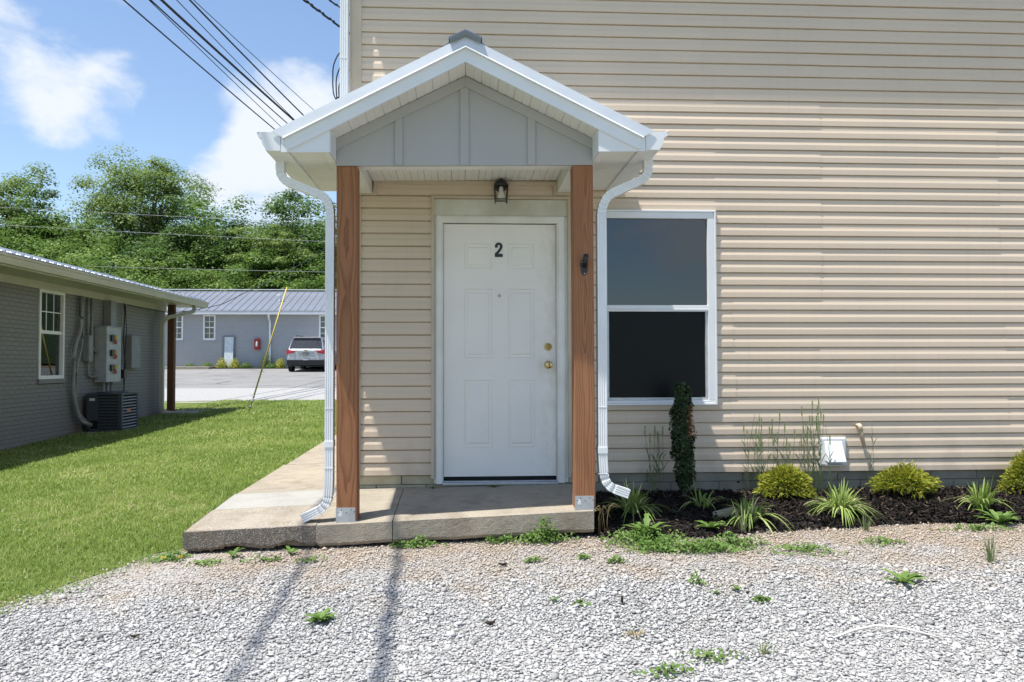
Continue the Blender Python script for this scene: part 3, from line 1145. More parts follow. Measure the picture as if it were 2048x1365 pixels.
# grey gable board with its battens
gb = MB().prism([(sx(-1, HB), 2.236), (sx(1, HB), 2.236), (sx(1, HB), 2.418), (X0, 2.850), (sx(-1, HB), 2.418)], 'y', YB, YB + .03)
gable = pb(gb, 'gable_board', M['grey'])
for x0, x1 in ((-.761, -.709), (-.318, -.260), (.142, .196)):
    top = lambda x: 2.852 - .493 * abs(x - X0) - .078
    if x0 < X0 < x1:
        p = [(x0, 2.2365), (x1, 2.2365), (x1, top(x1)), (X0, 2.772), (x0, top(x0))]
    else:
        p = [(x0, 2.2365), (x1, 2.2365), (x1, top(x1)), (x0, top(x0))]
    pb(MB().prism(p, 'y', YB - .013, YB - .0002), 'batten', M['grey'], gable, bevel=.002)
for s in (-1, 1):
    p = [(X0, 2.848), (sx(s, HB), 2.416), (sx(s, HB), 2.342), (X0, 2.774)]
    pb(MB().prism(p, 'y', YB - .0155, YB - .0003), 'rake_board', M['grey'], gable, bevel=.002)
# beams, wrapped white
mb = MB()
mb.box(sx(-1, HB) + .001, sx(1, HB) - .001, YB + .031, YB + .15, 2.2405, 2.43)
pb(mb, 'front_beam', M['soffit'], bevel=.004)
for s in (-1, 1):
    mb = MB()
    a, b = sorted((sx(s, HB - .012), sx(s, HB - .135)))
    mb.box(a, b, YB + .151, -.018, 2.252, 2.43)
    pb(mb, 'side_beam', M['soffit'], bevel=.004)
# ceiling planks with a groove between them
nP = 14
w = (2 * (HB - .137)) / nP


def plank(mb, x0, x1, za, zb, y0, y1):
    """a soffit plank along y, edges turned up, a shallow middle groove"""
    f = lambda x: za + (zb - za) * ((x - x0) / (x1 - x0))
    q = [(x0, .006), (x0 + .003, 0), (x0 + (x1 - x0) * .45, 0), (x0 + (x1 - x0) * .5, .004), (x0 + (x1 - x0) * .55, 0), (x1 - .004, 0), (x1 - .0005, .006)]
    pr = [(x, f(x) + d) for x, d in q]
    pr += [(x1 - .0005, f(x1) + .02), (x0, f(x0) + .02)]
    mb.prism(pr, 'y', y0, y1)


for i in range(nP):
    mb = MB()
    a = sx(-1, HB - .137) + i * w
    plank(mb, a, a + w, 2.352, 2.352, YB + .12, -.02)
    pb(mb, 'ceiling_plank', M['soffit'])
# soffit of the raking front overhang
for s in (-1, 1):
    n = 8
    for i in range(n):
        a, b = HB * i / n, HB * (i + 1) / n
        za, zb = 2.853 - .497 * a, 2.853 - .497 * b
        mb = MB()
        if s > 0:
            plank(mb, sx(1, a), sx(1, b), za, zb, YF + .012, YB + .03)
        else:
            plank(mb, sx(-1, b), sx(-1, a), zb, za, YF + .012, YB + .03)
        pb(mb, 'soffit_plank', M['soffit'])
# eave soffits beyond the posts
for s in (-1, 1):
    n = 10
    for i in range(n):
        y0 = YF + .012 + (1.235 / n) * i
        y1 = y0 + 1.235 / n - .0015
        q = [(y0, .010), (y0 + .005, 0), (y0 + .035, 0), (y0 + .039, .004), (y0 + .043, 0), (y0 + .08, 0), (y0 + .084, .004), (y0 + .088, 0), (y1 - .004, 0), (y1, .010), (y1, .018), (y0, .018)]
        a, b = sorted((sx(s, HB + .002), sx(s, 1.136)))
        mb = MB().prism([(y, 2.271 + d) for y, d in q], 'x', a, b)
        pb(mb, 'eave_soffit_plank', M['soffit'])
    # boxed return, with its inner cheek
    a, b = sx(s, HB), sx(s, 1.150)
    p = [(sx(s, HB), 2.262), (sx(s, 1.150), 2.262), (sx(s, 1.150), 2.282), (sx(s, HB), 2.414)]
    mb = MB().prism(p, 'y', YF, YF + .010)
    a, b = sorted((sx(s, HB), sx(s, HB - .004)))
    mb.prism([(YF + .0105, 2.262), (YB - .016, 2.262), (YB - .016, 2.42), (YF + .0105, 2.416)], 'x', a, b)
    a, b = sorted((sx(s, HB + .004), sx(s, HB + .05)))
    mb.box(a, b, YF + .0125, -.02, 2.262, 2.2705)
    pb(mb, 'return_box', M['white'])
    # fascia up the rake, its lower lip, the drip ledge and the tall metal rake trim
    rk = lambda x, z: z - .5115 * x
    p = [(X0, 2.944), (sx(s, 1.160), rk(1.160, 2.944)), (sx(s, 1.150), 2.276), (sx(s, 1.10), rk(1.10, 2.851)), (X0, 2.851)]
    mb = MB().prism(p, 'y', YF - .012, YF - .0005)
    pb(mb, 'rake_fascia', M['white'])
    p = [(X0, 2.868), (sx(s, 1.148), 2.298), (sx(s, 1.148), 2.272), (X0, 2.849)]
    pb(MB().prism(p, 'y', YF - .0155, YF - .0125), 'fascia_lip', M['white'])
    mb = MB().prism([(X0, 2.952), (sx(s, 1.170), rk(1.170, 2.952)), (sx(s, 1.172), rk(1.172, 2.943)), (X0, 2.943)], 'y', YF - .0145, YF + .02)
    q = [(YF - .0145, 2.957), (YF - .034, 2.944), (YF - .034, 2.940), (YF - .0145, 2.940)]
    mb.add([(X0, y, z) for y, z in q] + [(sx(s, 1.170), y, rk(1.170, z)) for y, z in q], [(0, 1, 5, 4), (1, 2, 6, 5), (2, 3, 7, 6), (0, 3, 2, 1), (4, 5, 6, 7)])
    pb(mb, 'drip_edge', M['white'])
    zt = lambda x: 3.024 - .505 * x
    mb = MB()
    vs = [(X0, YF - .015, 2.9525), (sx(s, 1.172), YF - .015, rk(1.172, 2.9525)), (sx(s, 1.245), YF - .009, zt(1.245)), (X0, YF - .008, 3.024)]
    vs += [(x, y + .003, z) for x, y, z in vs]
    mb.hexa(vs)
    pb(mb, 'rake_trim', M['galv'])
    mb = MB()
    vs = []
    for dz in (0, .012):
        vs += [(X0, YF + .0145, 3.012 + dz), (sx(s, 1.250), YF + .0125, 3.012 - .505 * 1.250 + dz), (sx(s, 1.250), -.004, 3.012 - .505 * 1.250 + dz), (X0, -.004, 3.012 + dz)]
    mb.hexa(vs)
    for r in range(7):
        y = YF + .12 + r * .17
        mb.hexa([(X0, y, 3.0245), (sx(s, 1.249), y, 3.0245 - .505 * 1.249), (sx(s, 1.249), y + .03, 3.0245 - .505 * 1.249), (X0, y + .03, 3.0245),
                 (X0, y + .008, 3.040), (sx(s, 1.249), y + .008, 3.040 - .505 * 1.249), (sx(s, 1.249), y + .022, 3.040 - .505 * 1.249), (X0, y + .022, 3.040)])
    pb(mb, 'roof_panel', M['galv'])
    # eave fascia and gutter
    a, b = sorted((sx(s, 1.138), sx(s, 1.186)))
    mb = MB().box(a, b, YF - .004, -.02, 2.262, 2.392)
    mb.box(*sorted((sx(s, 1.128), sx(s, 1.134))), YF + .02, -.03, 2.266, 2.275)
    pb(mb, 'eave_fascia', M['white'])
    g = [(1.190, 2.392), (1.190, 2.272), (1.282, 2.272), (1.290, 2.292), (1.306, 2.315), (1.312, 2.352), (1.330, 2.362), (1.338, 2.376), (1.338, 2.394)]
    inn2 = [(1.330, 2.394), (1.330, 2.380), (1.324, 2.369), (1.304, 2.357), (1.298, 2.318), (1.282, 2.297), (1.275, 2.280), (1.196, 2.280), (1.196, 2.392)]
    mb = MB().prism([(sx(s, x), z) for x, z in g + inn2], 'y', YF + .004, -.03)
    mb.prism([(sx(s, x), z) for x, z in g], 'y', YF, YF + .0035)
    mb.prism([(sx(s, x), z) for x, z in g], 'y', -.0295, -.026)
    gut = pb(mb, 'gutter', M['white'], smooth=False)
    MB().tilt()
    bead = MB().tube([(sx(s, 1.334), YF - .002, 2.394), (sx(s, 1.334), -.026, 2.394)], .006, 8)
    pb(bead, 'gutter_bead', M['white'], gut, smooth=True)
    # downspout with its elbows
    yd = -.955
    if s < 0:
        path = [(-1.535, yd, 2.262), (-1.535, yd, 2.135), (-1.235, yd, 2.02), (-1.2, yd, 1.94), (-1.2, yd, .06), (-1.212, yd, -.075), (-1.375, yd, -.155)]
        ends = (-1.2,)
    else:
        path = [(.985, yd, 2.305), (.985, yd, 2.175), (.70, yd, 2.045), (.655, yd, 1.95), (.655, yd, .20), (.672, yd, .045), (.835, yd, -.015)]
    pts = fillet(path, .12, 9)
    dense = []
    for a, b in zip(pts, pts[1:]):
        L = (b - a).length
        k = max(1, int(L / .011)) if L < .16 else 1
        for i in range(k):
            dense.append(a.lerp(b, i / k))
    dense.append(pts[-1])
    # crimps only where the pipe turns
    sc = []
    for i, p in enumerate(dense):
        a = dense[max(i - 2, 0)]
        b = dense[min(i + 2, len(dense) - 1)]
        bend = (b - p).normalized().dot((p - a).normalized()) if 0 < i < len(dense) - 1 else 1
        sc.append(1.0 - (.11 if (i % 3 == 0) else 0.0) * (1 if bend < .9985 else 0))
    wdt = .056 if s < 0 else .061
    ds = MB().sweep(dense, flute(wdt, .076), scales=sc).build('downspout', M['white'], porch)
    xc = path[4][0]
    for z in ((.235, .225, .18) if s < 0 else (.52, .245, .24)):
        pass
    st = MB()
    zz = (.32, 1.86, 1.70) if s < 0 else (.265, 1.86, 1.84)
    st.box(xc - wdt / 2 - .003, xc + wdt / 2 + .003, yd - .041, yd + .042, zz[0], zz[0] + .045)
    st.build('strap', M['white'], ds, bevel=.002)
    st = MB()
    for z in (zz[1], zz[0] - .14, .58):
        st.box(xc - wdt / 2 - .0022, xc + wdt / 2 + .0022, yd - .0395, yd + .040, z, z + .004)
    st.build('pipe_joint', M['white'], ds)
# ridge cap
mb = MB()
for s in (-1, 1):
    mb.hexa([(X0, YF - .035, 3.046), (sx(s, .108), YF - .035, 2.994), (sx(s, .108), -.004, 2.994), (X0, -.004, 3.046),
             (X0, YF - .035, 3.056), (sx(s, .110), YF - .035, 3.004), (sx(s, .110), -.004, 3.004), (X0, -.004, 3.056)])
    mb.hexa([(X0, YF - .035, 3.0455), (sx(s, .104), YF - .035, 2.996), (sx(s, .100), YF - .028, 2.966), (X0, YF - .028, 3.018),
             (X0, YF - .030, 3.0455), (sx(s, .104), YF - .030, 2.996), (sx(s, .100), YF - .0255, 2.966), (X0, YF - .0255, 3.018)])
    mb.hexa([(sx(s, .11), YF + .02, 2.975), (sx(s, .16), YF + .02, 2.950), (sx(s, .16), -.01, 2.950), (sx(s, .11), -.01, 2.975),
             (sx(s, .11), YF + .02, 2.992), (sx(s, .145), YF + .02, 2.962), (sx(s, .145), -.01, 2.962), (sx(s, .11), -.01, 2.992)])
pb(mb, 'ridge_cap', M['cap'])
# posts
for (a, b, c, d, zt, zb, m) in ((-1.155, -1.0155, -1.147, -1.0085, 2.2215, -.168, 'woodl'), (.455, .5945, .4625, .602, 2.2475, -.108, 'woodr')):
    mb = MB().hexa([(c, YB, zb), (d, YB, zb), (d, YB + .139, zb), (c, YB + .139, zb), (a, YB, zt), (b, YB, zt), (b, YB + .139, zt), (a, YB + .139, zt)])
    p = mb.build('post', M[m], porch, bevel=.005)
    e = .0025
    bs = MB()
    bs.box(c - e, d - .012, YB - e - .001, YB - .0004, zb - .012, zb + .088)
    bs.box(c - e, d - .012, YB + .1395, YB + .142, zb - .012, zb + .088)
    bs.box(c - .0, d, YB - .0003, YB + .139, zb - .012, zb - .0005)
    pbase = bs.build('post_base', M['zinc'], p)
    nl = MB()
    for x, z in ((.035, .072), (.068, .055), (.100, .073), (.120, .060), (.016, .058)):
        nl.lathe([(.0035, -.0015), (.0035, .0005)], (c + x, YB - e - .001, zb + z), 'y', 8)
    nl.build('nail_head', M['dark'], p)
    MB().box(c + .014, c + .038, YB - e - .0022, YB - e - .0014, zb + .030, zb + .066).build('sticker', M['stickerw'], p)

# ------------------------------------------------------------------ things fixed to the house and the porch
lan = thing('wall_lantern', 'small black lantern with a white bulb above the door', 'wall lamp', (.0, -.05, 2.25))
LX, LY = .002, -.085
mb = MB().lathe([(.052, 0), (.050, -.014), (.030, -.022), (.0, -.022)], (LX, .0, 2.315), 'y', 20)
mb.tube([(LX, -.015, 2.325), (LX, -.05, 2.355), (LX, LY, 2.348)], .008, 8)
mb.build('backplate', M['black'], lan, True)
mb = MB().lathe([(.056, 2.300), (.056, 2.308), (.046, 2.326), (.024, 2.343), (.010, 2.348), (.008, 2.356), (.0, 2.358)], (LX, LY, 0), 'z', 20)
mb.build('roof_cap', M['black'], lan, True)
MB().tube([(LX + .012 * math.cos(a), LY, 2.368 + .012 * math.sin(a)) for a in np.linspace(0, 2 * math.pi, 13)], .0025, 6).build('ring', M['black'], lan, True)
mb = MB()
for sxx in (-1, 1):
    for syy in (-1, 1):
        mb.tube([(LX + sxx * .052, LY + syy * .05, 2.303), (LX + sxx * .045, LY + syy * .043, 2.176)], .0042, 6)
        mb.tube([(LX + sxx * .045, LY + syy * .043, 2.176), (LX + sxx * .046, LY + syy * .044, 2.164)], .005, 6)
for z, h in ((2.296, .052), (2.180, .0455)):
    q = h * .95
    mb.box(LX - h - .003, LX + h + .003, LY - q - .004, LY - q + .004, z, z + .008)
    mb.box(LX - h - .003, LX + h + .003, LY + q - .004, LY + q + .004, z, z + .008)
    mb.box(LX - h - .004, LX - h + .004, LY - q + .0042, LY + q - .0042, z, z + .008)
    mb.box(LX + h - .004, LX + h + .004, LY - q + .0042, LY + q - .0042, z, z + .008)
mb.build('cage', M['black'], lan)
MB().lathe([(.012, 2.295), (.016, 2.280), (.017, 2.255), (.024, 2.235), (.031, 2.212), (.030, 2.198), (.018, 2.186), (0, 2.184)], (LX, LY, 0), 'z', 18).build('bulb', M['frost'], lan, True)

fh = thing('flag_holder', 'black metal flag bracket screwed to the right wooden post', 'flag bracket', (.53, -1.0, 1.56))
oval = [(.0 + .030 * math.cos(a) * (1 if math.sin(a) > 0 else .82), 1.555 + (.042 if math.sin(a) > 0 else .072) * math.sin(a)) for a in np.linspace(0, 2 * math.pi, 20, endpoint=False)]
MB().prism([(x + .530, z) for x, z in oval], 'y', YB - .008, YB - .0006).build('plate', M['black'], fh, bevel=.002)
mb = MB().tube([(.533, YB - .006, 1.550), (.531, YB - .085, 1.610)], .0185, 14)
mb.tube([(.533, YB - .004, 1.575), (.533, YB - .03, 1.595)], .012, 10)
mb.build('socket', M['black'], fh, True)
mb = MB()
for x, z in ((.512, 1.575), (.549, 1.575), (.531, 1.497)):
    mb.lathe([(.004, -.0115), (.004, -.008)], (x, YB, z), 'y', 8)
mb.build('screw', M['zinc'], fh)

dv = thing('dryer_vent', 'white hooded dryer vent low on the beige siding', 'vent', (2.72, -.02, .15))
mb = MB().box(2.600, 2.826, -.014, .006, .045, .275)
mb.box(2.612, 2.816, -.022, -.0142, .055, .265)
mb.build('flange', M['whitev'], dv, bevel=.003)
mb = MB()
mb.hexa([(2.636, -.085, .080), (2.796, -.085, .080), (2.790, -.0225, .088), (2.640, -.0225, .088), (2.640, -.03, .238), (2.785, -.03, .238), (2.785, -.0222, .246), (2.640, -.0222, .246)])
mb.build('hood', M['whitev'], dv, bevel=.004)
for q in range(3):
    MB().box(2.642, 2.79, -.060, -.023, .052 + q * .011, .056 + q * .011).build('louvre', M['whitev'], dv)

dp = thing('drain_pipe', 'thin cream plastic pipe bending down out of the siding', 'pipe', (2.93, 0, .35))
MB().tube(fillet([(2.925, .01, .372), (2.925, -.055, .372), (2.952, -.07, .19)], .03, 5), .0135, 12).build('pipe', M['pvc'], dp, True)
MB().tube(fillet([(2.924, -.03, .3725), (2.925, -.056, .3725), (2.929, -.058, .33)], .02, 5), .0175, 12).build('elbow', M['pvc'], dp, True)

# ------------------------------------------------------------------ grey brick building on the left
GXW = -7.126
gb_ = thing('grey_brick_building', 'low grey painted brick building in shade along the left edge', 'building', (-9.5, 6, -.3))
Y0B, Y1B = .5, 12.71
wy0, wy1, wz0, wz1 = 7.08, 7.92, .655, 2.12
mb = MB()
mb.box(-14, GXW - .102, Y0B, Y1B - .1, -.7, 2.42)
mb.build('wall_core', M['room'], gb_)
bl, bh, mj = .2025, .0585, .0085
my_ = .0045
brick_me = MB().box(-.1, 0, 0, bl, 0, bh).build('brick', M['brick'], gb_, bevel=0)
brick_mesh = brick_me.data
bpy.data.objects.remove(brick_me)
cand = []
row = 0
z = -.56
while z < 2.30:
    y = Y0B + (.105 if row % 2 else 0)
    while y < Y1B - .02:
        a, b = y, min(y + bl, Y1B)
        if b - a > .05 and not (b > wy0 and a < wy1 and z + bh > wz0 - .07 and z < wz1):
            if z + bh > float(gz(GXW, y)) - .03:
                cand.append((a, b, z))
        elif b - a > .05:
            for c, d in ((a, wy0), (wy1, b)):
                if d - c > .03:
                    cand.append((c, d, z))
        y += bl + my_
    z += bh + mj
    row += 1
vis = [c for c in cand if 5.95 < c[0] < 9.1 and abs(c[1] - c[0] - bl) < .001 and -.45 < c[2] < 2.2]
vis.sort(key=lambda c: (c[0]))
singles = set(vis[:300])
rest = MB()
for c in cand:
    pr = .003 * math.sin(c[0] * 91 + c[2] * 57)
    if c in singles:
        o = bpy.data.objects.new('brick', brick_mesh)
        COL.objects.link(o)
        o.parent = gb_
        o.matrix_parent_inverse = Matrix.Translation(gb_.location).inverted()
        o.location = (GXW + pr, c[0], c[2])
    else:
        rest.box(GXW - .1, GXW + pr, c[0], c[1], c[2], c[2] + bh)
ro = rest.build('bricks', M['brick'], gb_, fix=False)
ro['kind'] = 'stuff'
MB().box(GXW - .1015, GXW - .006, Y0B, wy0 - .0, -.7, 2.38).build('mortar_bed', M['bjoint'], gb_)
mb = MB().box(GXW - .1015, GXW - .006, wy1, Y1B - .012, -.7, 2.38)
mb.box(GXW - .1015, GXW - .006, wy0 + .001, wy1 - .001, -.7, wz0 - .08)
mb.box(GXW - .1015, GXW - .006, wy0 + .001, wy1 - .001, wz1 + .001, 2.38)
mb.build('mortar_bed', M['bjoint'], gb_)
# eave: frieze, soffit, gutter, ribbed metal roof
MB().box(GXW + .006, GXW + .03, Y0B, Y1B, 2.115, 2.235).build('frieze_board', M['cream'], gb_)
MB().box(GXW + .006, -6.46, Y0B - .3, 13.25, 2.2355, 2.25).build('roof_soffit', M['cream'], gb_)
MB().box(-6.46, -6.435, Y0B - .3, 13.28, 2.215, 2.375).build('fascia', M['cream'], gb_)
g = [(-6.434, 2.36), (-6.434, 2.235), (-6.365, 2.235), (-6.355, 2.262), (-6.345, 2.285), (-6.338, 2.32), (-6.322, 2.332), (-6.316, 2.36),
     (-6.324, 2.36), (-6.33, 2.338), (-6.346, 2.325), (-6.353, 2.29), (-6.37, 2.245), (-6.426, 2.245), (-6.426, 2.36)]
MB().prism(g, 'y', Y0B - .35, 13.32).build('gutter', M['cream'], gb_)
MB().prism(g[:8], 'y', 13.321, 13.325).build('gutter_end', M['cream'], gb_)
rx0, rz0, sl = -6.40, 2.385, .262
mb = MB()
mb.hexa([(rx0, Y0B - .4, rz0), (rx0, 13.34, rz0), (-10.6, 13.34, rz0 + 4.2 * sl), (-10.6, Y0B - .4, rz0 + 4.2 * sl),
         (rx0, Y0B - .4, rz0 + .015), (rx0, 13.34, rz0 + .015), (-10.6, 13.34, rz0 + 4.2 * sl + .015), (-10.6, Y0B - .4, rz0 + 4.2 * sl + .015)])
mb.hexa([(-14.6, Y0B - .4, rz0), (-14.6, 13.34, rz0), (-10.6, 13.34, rz0 + 4.2 * sl), (-10.6, Y0B - .4, rz0 + 4.2 * sl),
         (-14.6, Y0B - .4, rz0 + .015), (-14.6, 13.34, rz0 + .015), (-10.6, 13.34, rz0 + 4.2 * sl + .016), (-10.6, Y0B - .4, rz0 + 4.2 * sl + .016)])
roof_o = mb.build('roof', M['galvr'], gb_)
mb = MB()
y = Y0B - .35
while y < 13.3:
    for o_, h in ((0, .024), (.075, .008), (.15, .008)):
        mb.hexa([(rx0 + .002, y + o_, rz0 + .0155), (rx0 + .002, y + o_ + .035, rz0 + .0155), (-10.6, y + o_ + .035, rz0 + 4.2 * sl + .0155), (-10.6, y + o_, rz0 + 4.2 * sl + .0155),
                 (rx0 + .002, y + o_ + .008, rz0 + .0155 + h), (rx0 + .002, y + o_ + .027, rz0 + .0155 + h), (-10.6, y + o_ + .027, rz0 + 4.2 * sl + .0155 + h), (-10.6, y + o_ + .008, rz0 + 4.2 * sl + .0155 + h)])
    y += .229
mb.build('roof_rib', M['galvr'], roof_o)
mb = MB().prism([(-6.46, 2.25), (-6.46, 2.38), (-7.126, 2.56), (-10.6, 3.46), (-14, 2.3), (-14, 2.25)], 'y', 12.715, 12.74)
mb.build('gable_wall', M['cream'], gb_)
# window
wx = GXW - .02
mb = MB()
for a, b, c, d in ((wy0, wy1, wz0, wz0 + .06), (wy0, wy1, wz1 - .05, wz1), (wy0, wy0 + .055, wz0 + .0602, wz1 - .0502), (wy1 - .055, wy1, wz0 + .0602, wz1 - .0502)):
    mb.box(wx - .05, GXW + .02, a, b, c, d)
gw = mb.build('window', M['whitev'], gb_, bevel=.004)
MB().box(wx - .03, wx + .012, wy0 + .0552, wy1 - .0552, 1.40, 1.455).build('meeting_rail', M['whitev'], gw)
mb = MB()
for k in (1, 2):
    yy = wy0 + .055 + (wy1 - wy0 - .11) * k / 3
    mb.box(wx - .012, wx - .003, yy - .008, yy + .008, 1.4552, wz1 - .0504)
mb.box(wx - .0125, wx - .0035, wy0 + .056, wy1 - .056, 1.755, 1.771)
mb.build('muntin', M['whitev'], gw)
MB().box(wx - .018, wx - .014, wy0 + .056, wy1 - .056, 1.456, wz1 - .051).build('upper_pane', M['glass'], gw)
MB().box(wx - .026, wx - .022, wy0 + .056, wy1 - .056, wz0 + .061, 1.3995).build('lower_pane', M['glass'], gw)
MB().box(GXW - .08, GXW + .035, wy0 - .02, wy1 + .03, wz0 - .072, wz0 - .002).build('window_sill', M['brick'], gb_, bevel=.004)
# downspout and post at the far corner
MB().sweep(fillet([(-6.40, 12.5, 2.24), (-6.40, 12.5, 2.10), (-6.86, 12.05, 1.93), (-6.93, 12.0, 1.80), (-6.93, 12.0, -.06), (-6.90, 12.04, -.15), (-6.72, 12.25, -.19)], .14, 6), flute(.075, .09)).build('downspout', M['cream'], gb_)
MB().box(-6.92, -6.78, 12.28, 12.42, -.25, 2.234).build('post', M['woodd'], gb_, bevel=.004)
MB().box(-7.0, -6.25, 12.0, 14.4, -.35, -.17).build('porch_slab', M['conc'], gb_, bevel=.01)

# utilities on that wall
mbx = thing('meter_box', 'tall grey steel meter box with three open meter sockets on grey brick', 'meter box', (-7.0, 9.4, 1.1))
MB().box(GXW + .004, -6.90, 9.095, 9.74, .565, 1.60).build('case', M['boxl'], mbx, bevel=.006)
MB().box(GXW + .004, -6.885, 9.085, 9.75, 1.601, 1.615).build('top_flange', M['boxl'], mbx)
for z in (1.40, 1.12, .84):
    mb = MB().lathe([(.085, 0), (.085, .012), (.07, .016), (.07, .004), (0, .004)], (-6.8995, 9.42, z), 'x', 18)
    so = mb.build('meter_socket', M['zinc'], mbx)
    MB().box(-6.895, -6.862, 9.24, 9.34, z - .07, z + .05).build('breaker', M['black'], so)
    MB().box(-6.8955, -6.868, 9.40, 9.48, z - .03, z + .055).build('tape', M['meterh'], so)
    mb = MB()
    for q in range(4):
        a = q * 1.4 + z * 5
        mb.tube([(-6.885, 9.40 + .03 * math.cos(a), z - .02), (-6.86, 9.42 + .05 * math.cos(a), z - .06 - .02 * q), (-6.885, 9.44 + .06 * math.sin(a), z - .11)], .007, 6)
    mb.build('loose_wires', M['red'], so)
du = thing('wiring_duct', 'square grey duct running down from the eave to the meter box', 'duct', (-7.0, 10.1, 1.9))
MB().box(GXW + .0041, -6.98, 9.46, 9.70, 1.616, 2.114).build('duct', M['boxg'], du, bevel=.004)
gbx = thing('grey_panel_box', 'shallow closed grey electrical box right of the meter box', 'electrical box', (-7.05, 10.7, 1.1))
MB().box(GXW + .004, -7.0, 10.49, 10.95, .82, 1.485).build('case', M['boxg'], gbx, bevel=.005)
MB().box(-6.9998, -6.992, 10.50, 10.94, .835, 1.470).build('cover', M['boxg'], gbx, bevel=.003)
sb = thing('junction_box', 'small grey box among conduits left of the meter box', 'electrical box', (-7.07, 8.75, 1.2))
MB().box(GXW + .004, -7.02, 8.62, 8.80, .95, 1.42).build('case', M['boxg'], sb, bevel=.004)
MB().box(-7.0198, -7.012, 8.63, 8.79, .96, 1.41).build('cover', M['boxg'], sb)
cd = thing('conduit_run', 'grey conduits bending down the brick wall to the air conditioner', 'conduit', (-7.05, 8.6, 1))
MB().tube(fillet([(-7.06, 8.42, 2.11), (-7.06, 8.42, 1.55), (-7.05, 8.12, 1.15), (-7.05, 8.12, .35), (-7.0, 8.30, -.10), (-6.9, 8.5, -.18)], .2, 6), .036, 10).build('pipe', M['pipe'], cd, True)
MB().tube(fillet([(-7.08, 8.52, 2.11), (-7.08, 8.52, 1.2), (-7.06, 8.26, .9), (-7.06, 8.24, .1), (-6.96, 8.5, -.14)], .2, 6), .02, 8).build('pipe', M['pipe'], cd, True)
MB().tube([(-7.09, 8.75, 2.11), (-7.09, 8.75, 1.42)], .024, 8).build('pipe', M['pipe'], cd, True)
MB().tube(fillet([(-7.09, 8.90, 2.11), (-7.09, 8.90, 1.2), (-7.09, 9.09, 1.12)], .08, 5), .024, 8).build('pipe', M['pipe'], cd, True)
MB().tube(fillet([(-7.08, 8.74, .95), (-7.08, 8.76, .68), (-7.06, 9.09, .66)], .08, 5), .022, 8).build('pipe', M['pipe'], cd, True)
for yy in (9.2, 9.38, 9.55):
    MB().tube([(-7.0, yy, .564), (-7.0, yy, -.35)], .03, 8).build('pipe', M['pipe'], cd, True)
ac = thing('air_conditioner', 'dark blue grey outdoor air conditioner on a concrete pad by the brick wall', 'air conditioner', (-6.75, 8.5, -.3))
ax0, ax1, ay0, ay1, az0, az1 = -7.04, -6.42, 8.60, 9.38, -.31, .375
mb = MB().box(ax0 + .02, ax1 - .02, ay0 + .02, ay1 - .02, az0 + .02, az1 - .03)
mb.build('coil', M['dark'], ac)
mb = MB()
for x in (ax0, ax1 - .07):
    for y in (ay0, ay1 - .07):
        mb.box(x, x + .07, y, y + .07, az0, az1 - .031)
mb.box(ax0 + .0, ax1, ay0, ay1, az1 - .03, az1)
mb.box(ax0, ax1, ay0, ay1, az0 - .0, az0 + .045)
mb.box(ax0 + .001, ax0 + .2, ay0 - .004, ay0 + .05, az0 + .2, az1 - .032)
mb.build('frame', M['acd'], ac, bevel=.006)
z = az0 + .06
while z < az1 - .05:
    MB().box(ax0 + .2, ax1 - .072, ay0 + .001, ay0 + .012, z, z + .034).build('louvre', M['acd'], ac)
    MB().hexa([(ax1 - .02, ay0 + .072, z), (ax1 - .005, ay0 + .072, z), (ax1 - .005, ay1 - .072, z), (ax1 - .02, ay1 - .072, z),
               (ax1 - .02, ay0 + .072, z + .018), (ax1 - .014, ay0 + .072, z + .018), (ax1 - .014, ay1 - .072, z + .018), (ax1 - .02, ay1 - .072, z + .018)]).build('louvre', M['boxg'], ac)
    z += .054
MB().lathe([(.27, az1 + .001), (.27, az1 + .012), (.24, az1 + .02), (.02, az1 + .035), (0, az1 + .035)], ((ax0 + ax1) / 2, (ay0 + ay1) / 2, 0), 'z', 24).build('fan_guard', M['acd'], ac)
MB().box(ax0 + .06, ax0 + .155, ay0 - .0055, ay0 - .0042, az1 - .13, az1 - .085).build('sticker', M['stickerw'], ac)
MB().box(ax1 - .0045, ax1 - .003, ay0 + .25, ay0 + .42, .03, .085).build('sticker', M['stickero'], ac)
MB().box(-7.10, -6.30, 8.3, 9.7, -.47, -.311).build('pad', M['conc'], ac, bevel=.015)
bc = thing('hanging_cable', 'thin black cable hanging down the brick between the two boxes', 'cable', (-7.08, 10.3, 1.5))
MB().tube([(-7.07, 10.28, 2.12), (-7.06, 10.30, 1.9), (-7.07, 10.26, 1.4), (-7.05, 10.32, .9), (-7.07, 10.30, .3), (-7.07, 10.36, 0.)], .012, 6).build('strand', M['wire'], bc, True)
MB().tube([(-7.07, 10.34, 2.10), (-7.05, 10.36, 1.6), (-7.07, 10.34, 1.0), (-7.07, 10.30, .5)], .008, 6).build('strand', M['wire'], bc, True)
MB().box(-7.1, -7.02, 10.20, 10.33, .62, .80).build('splice_box', M['black'], bc)

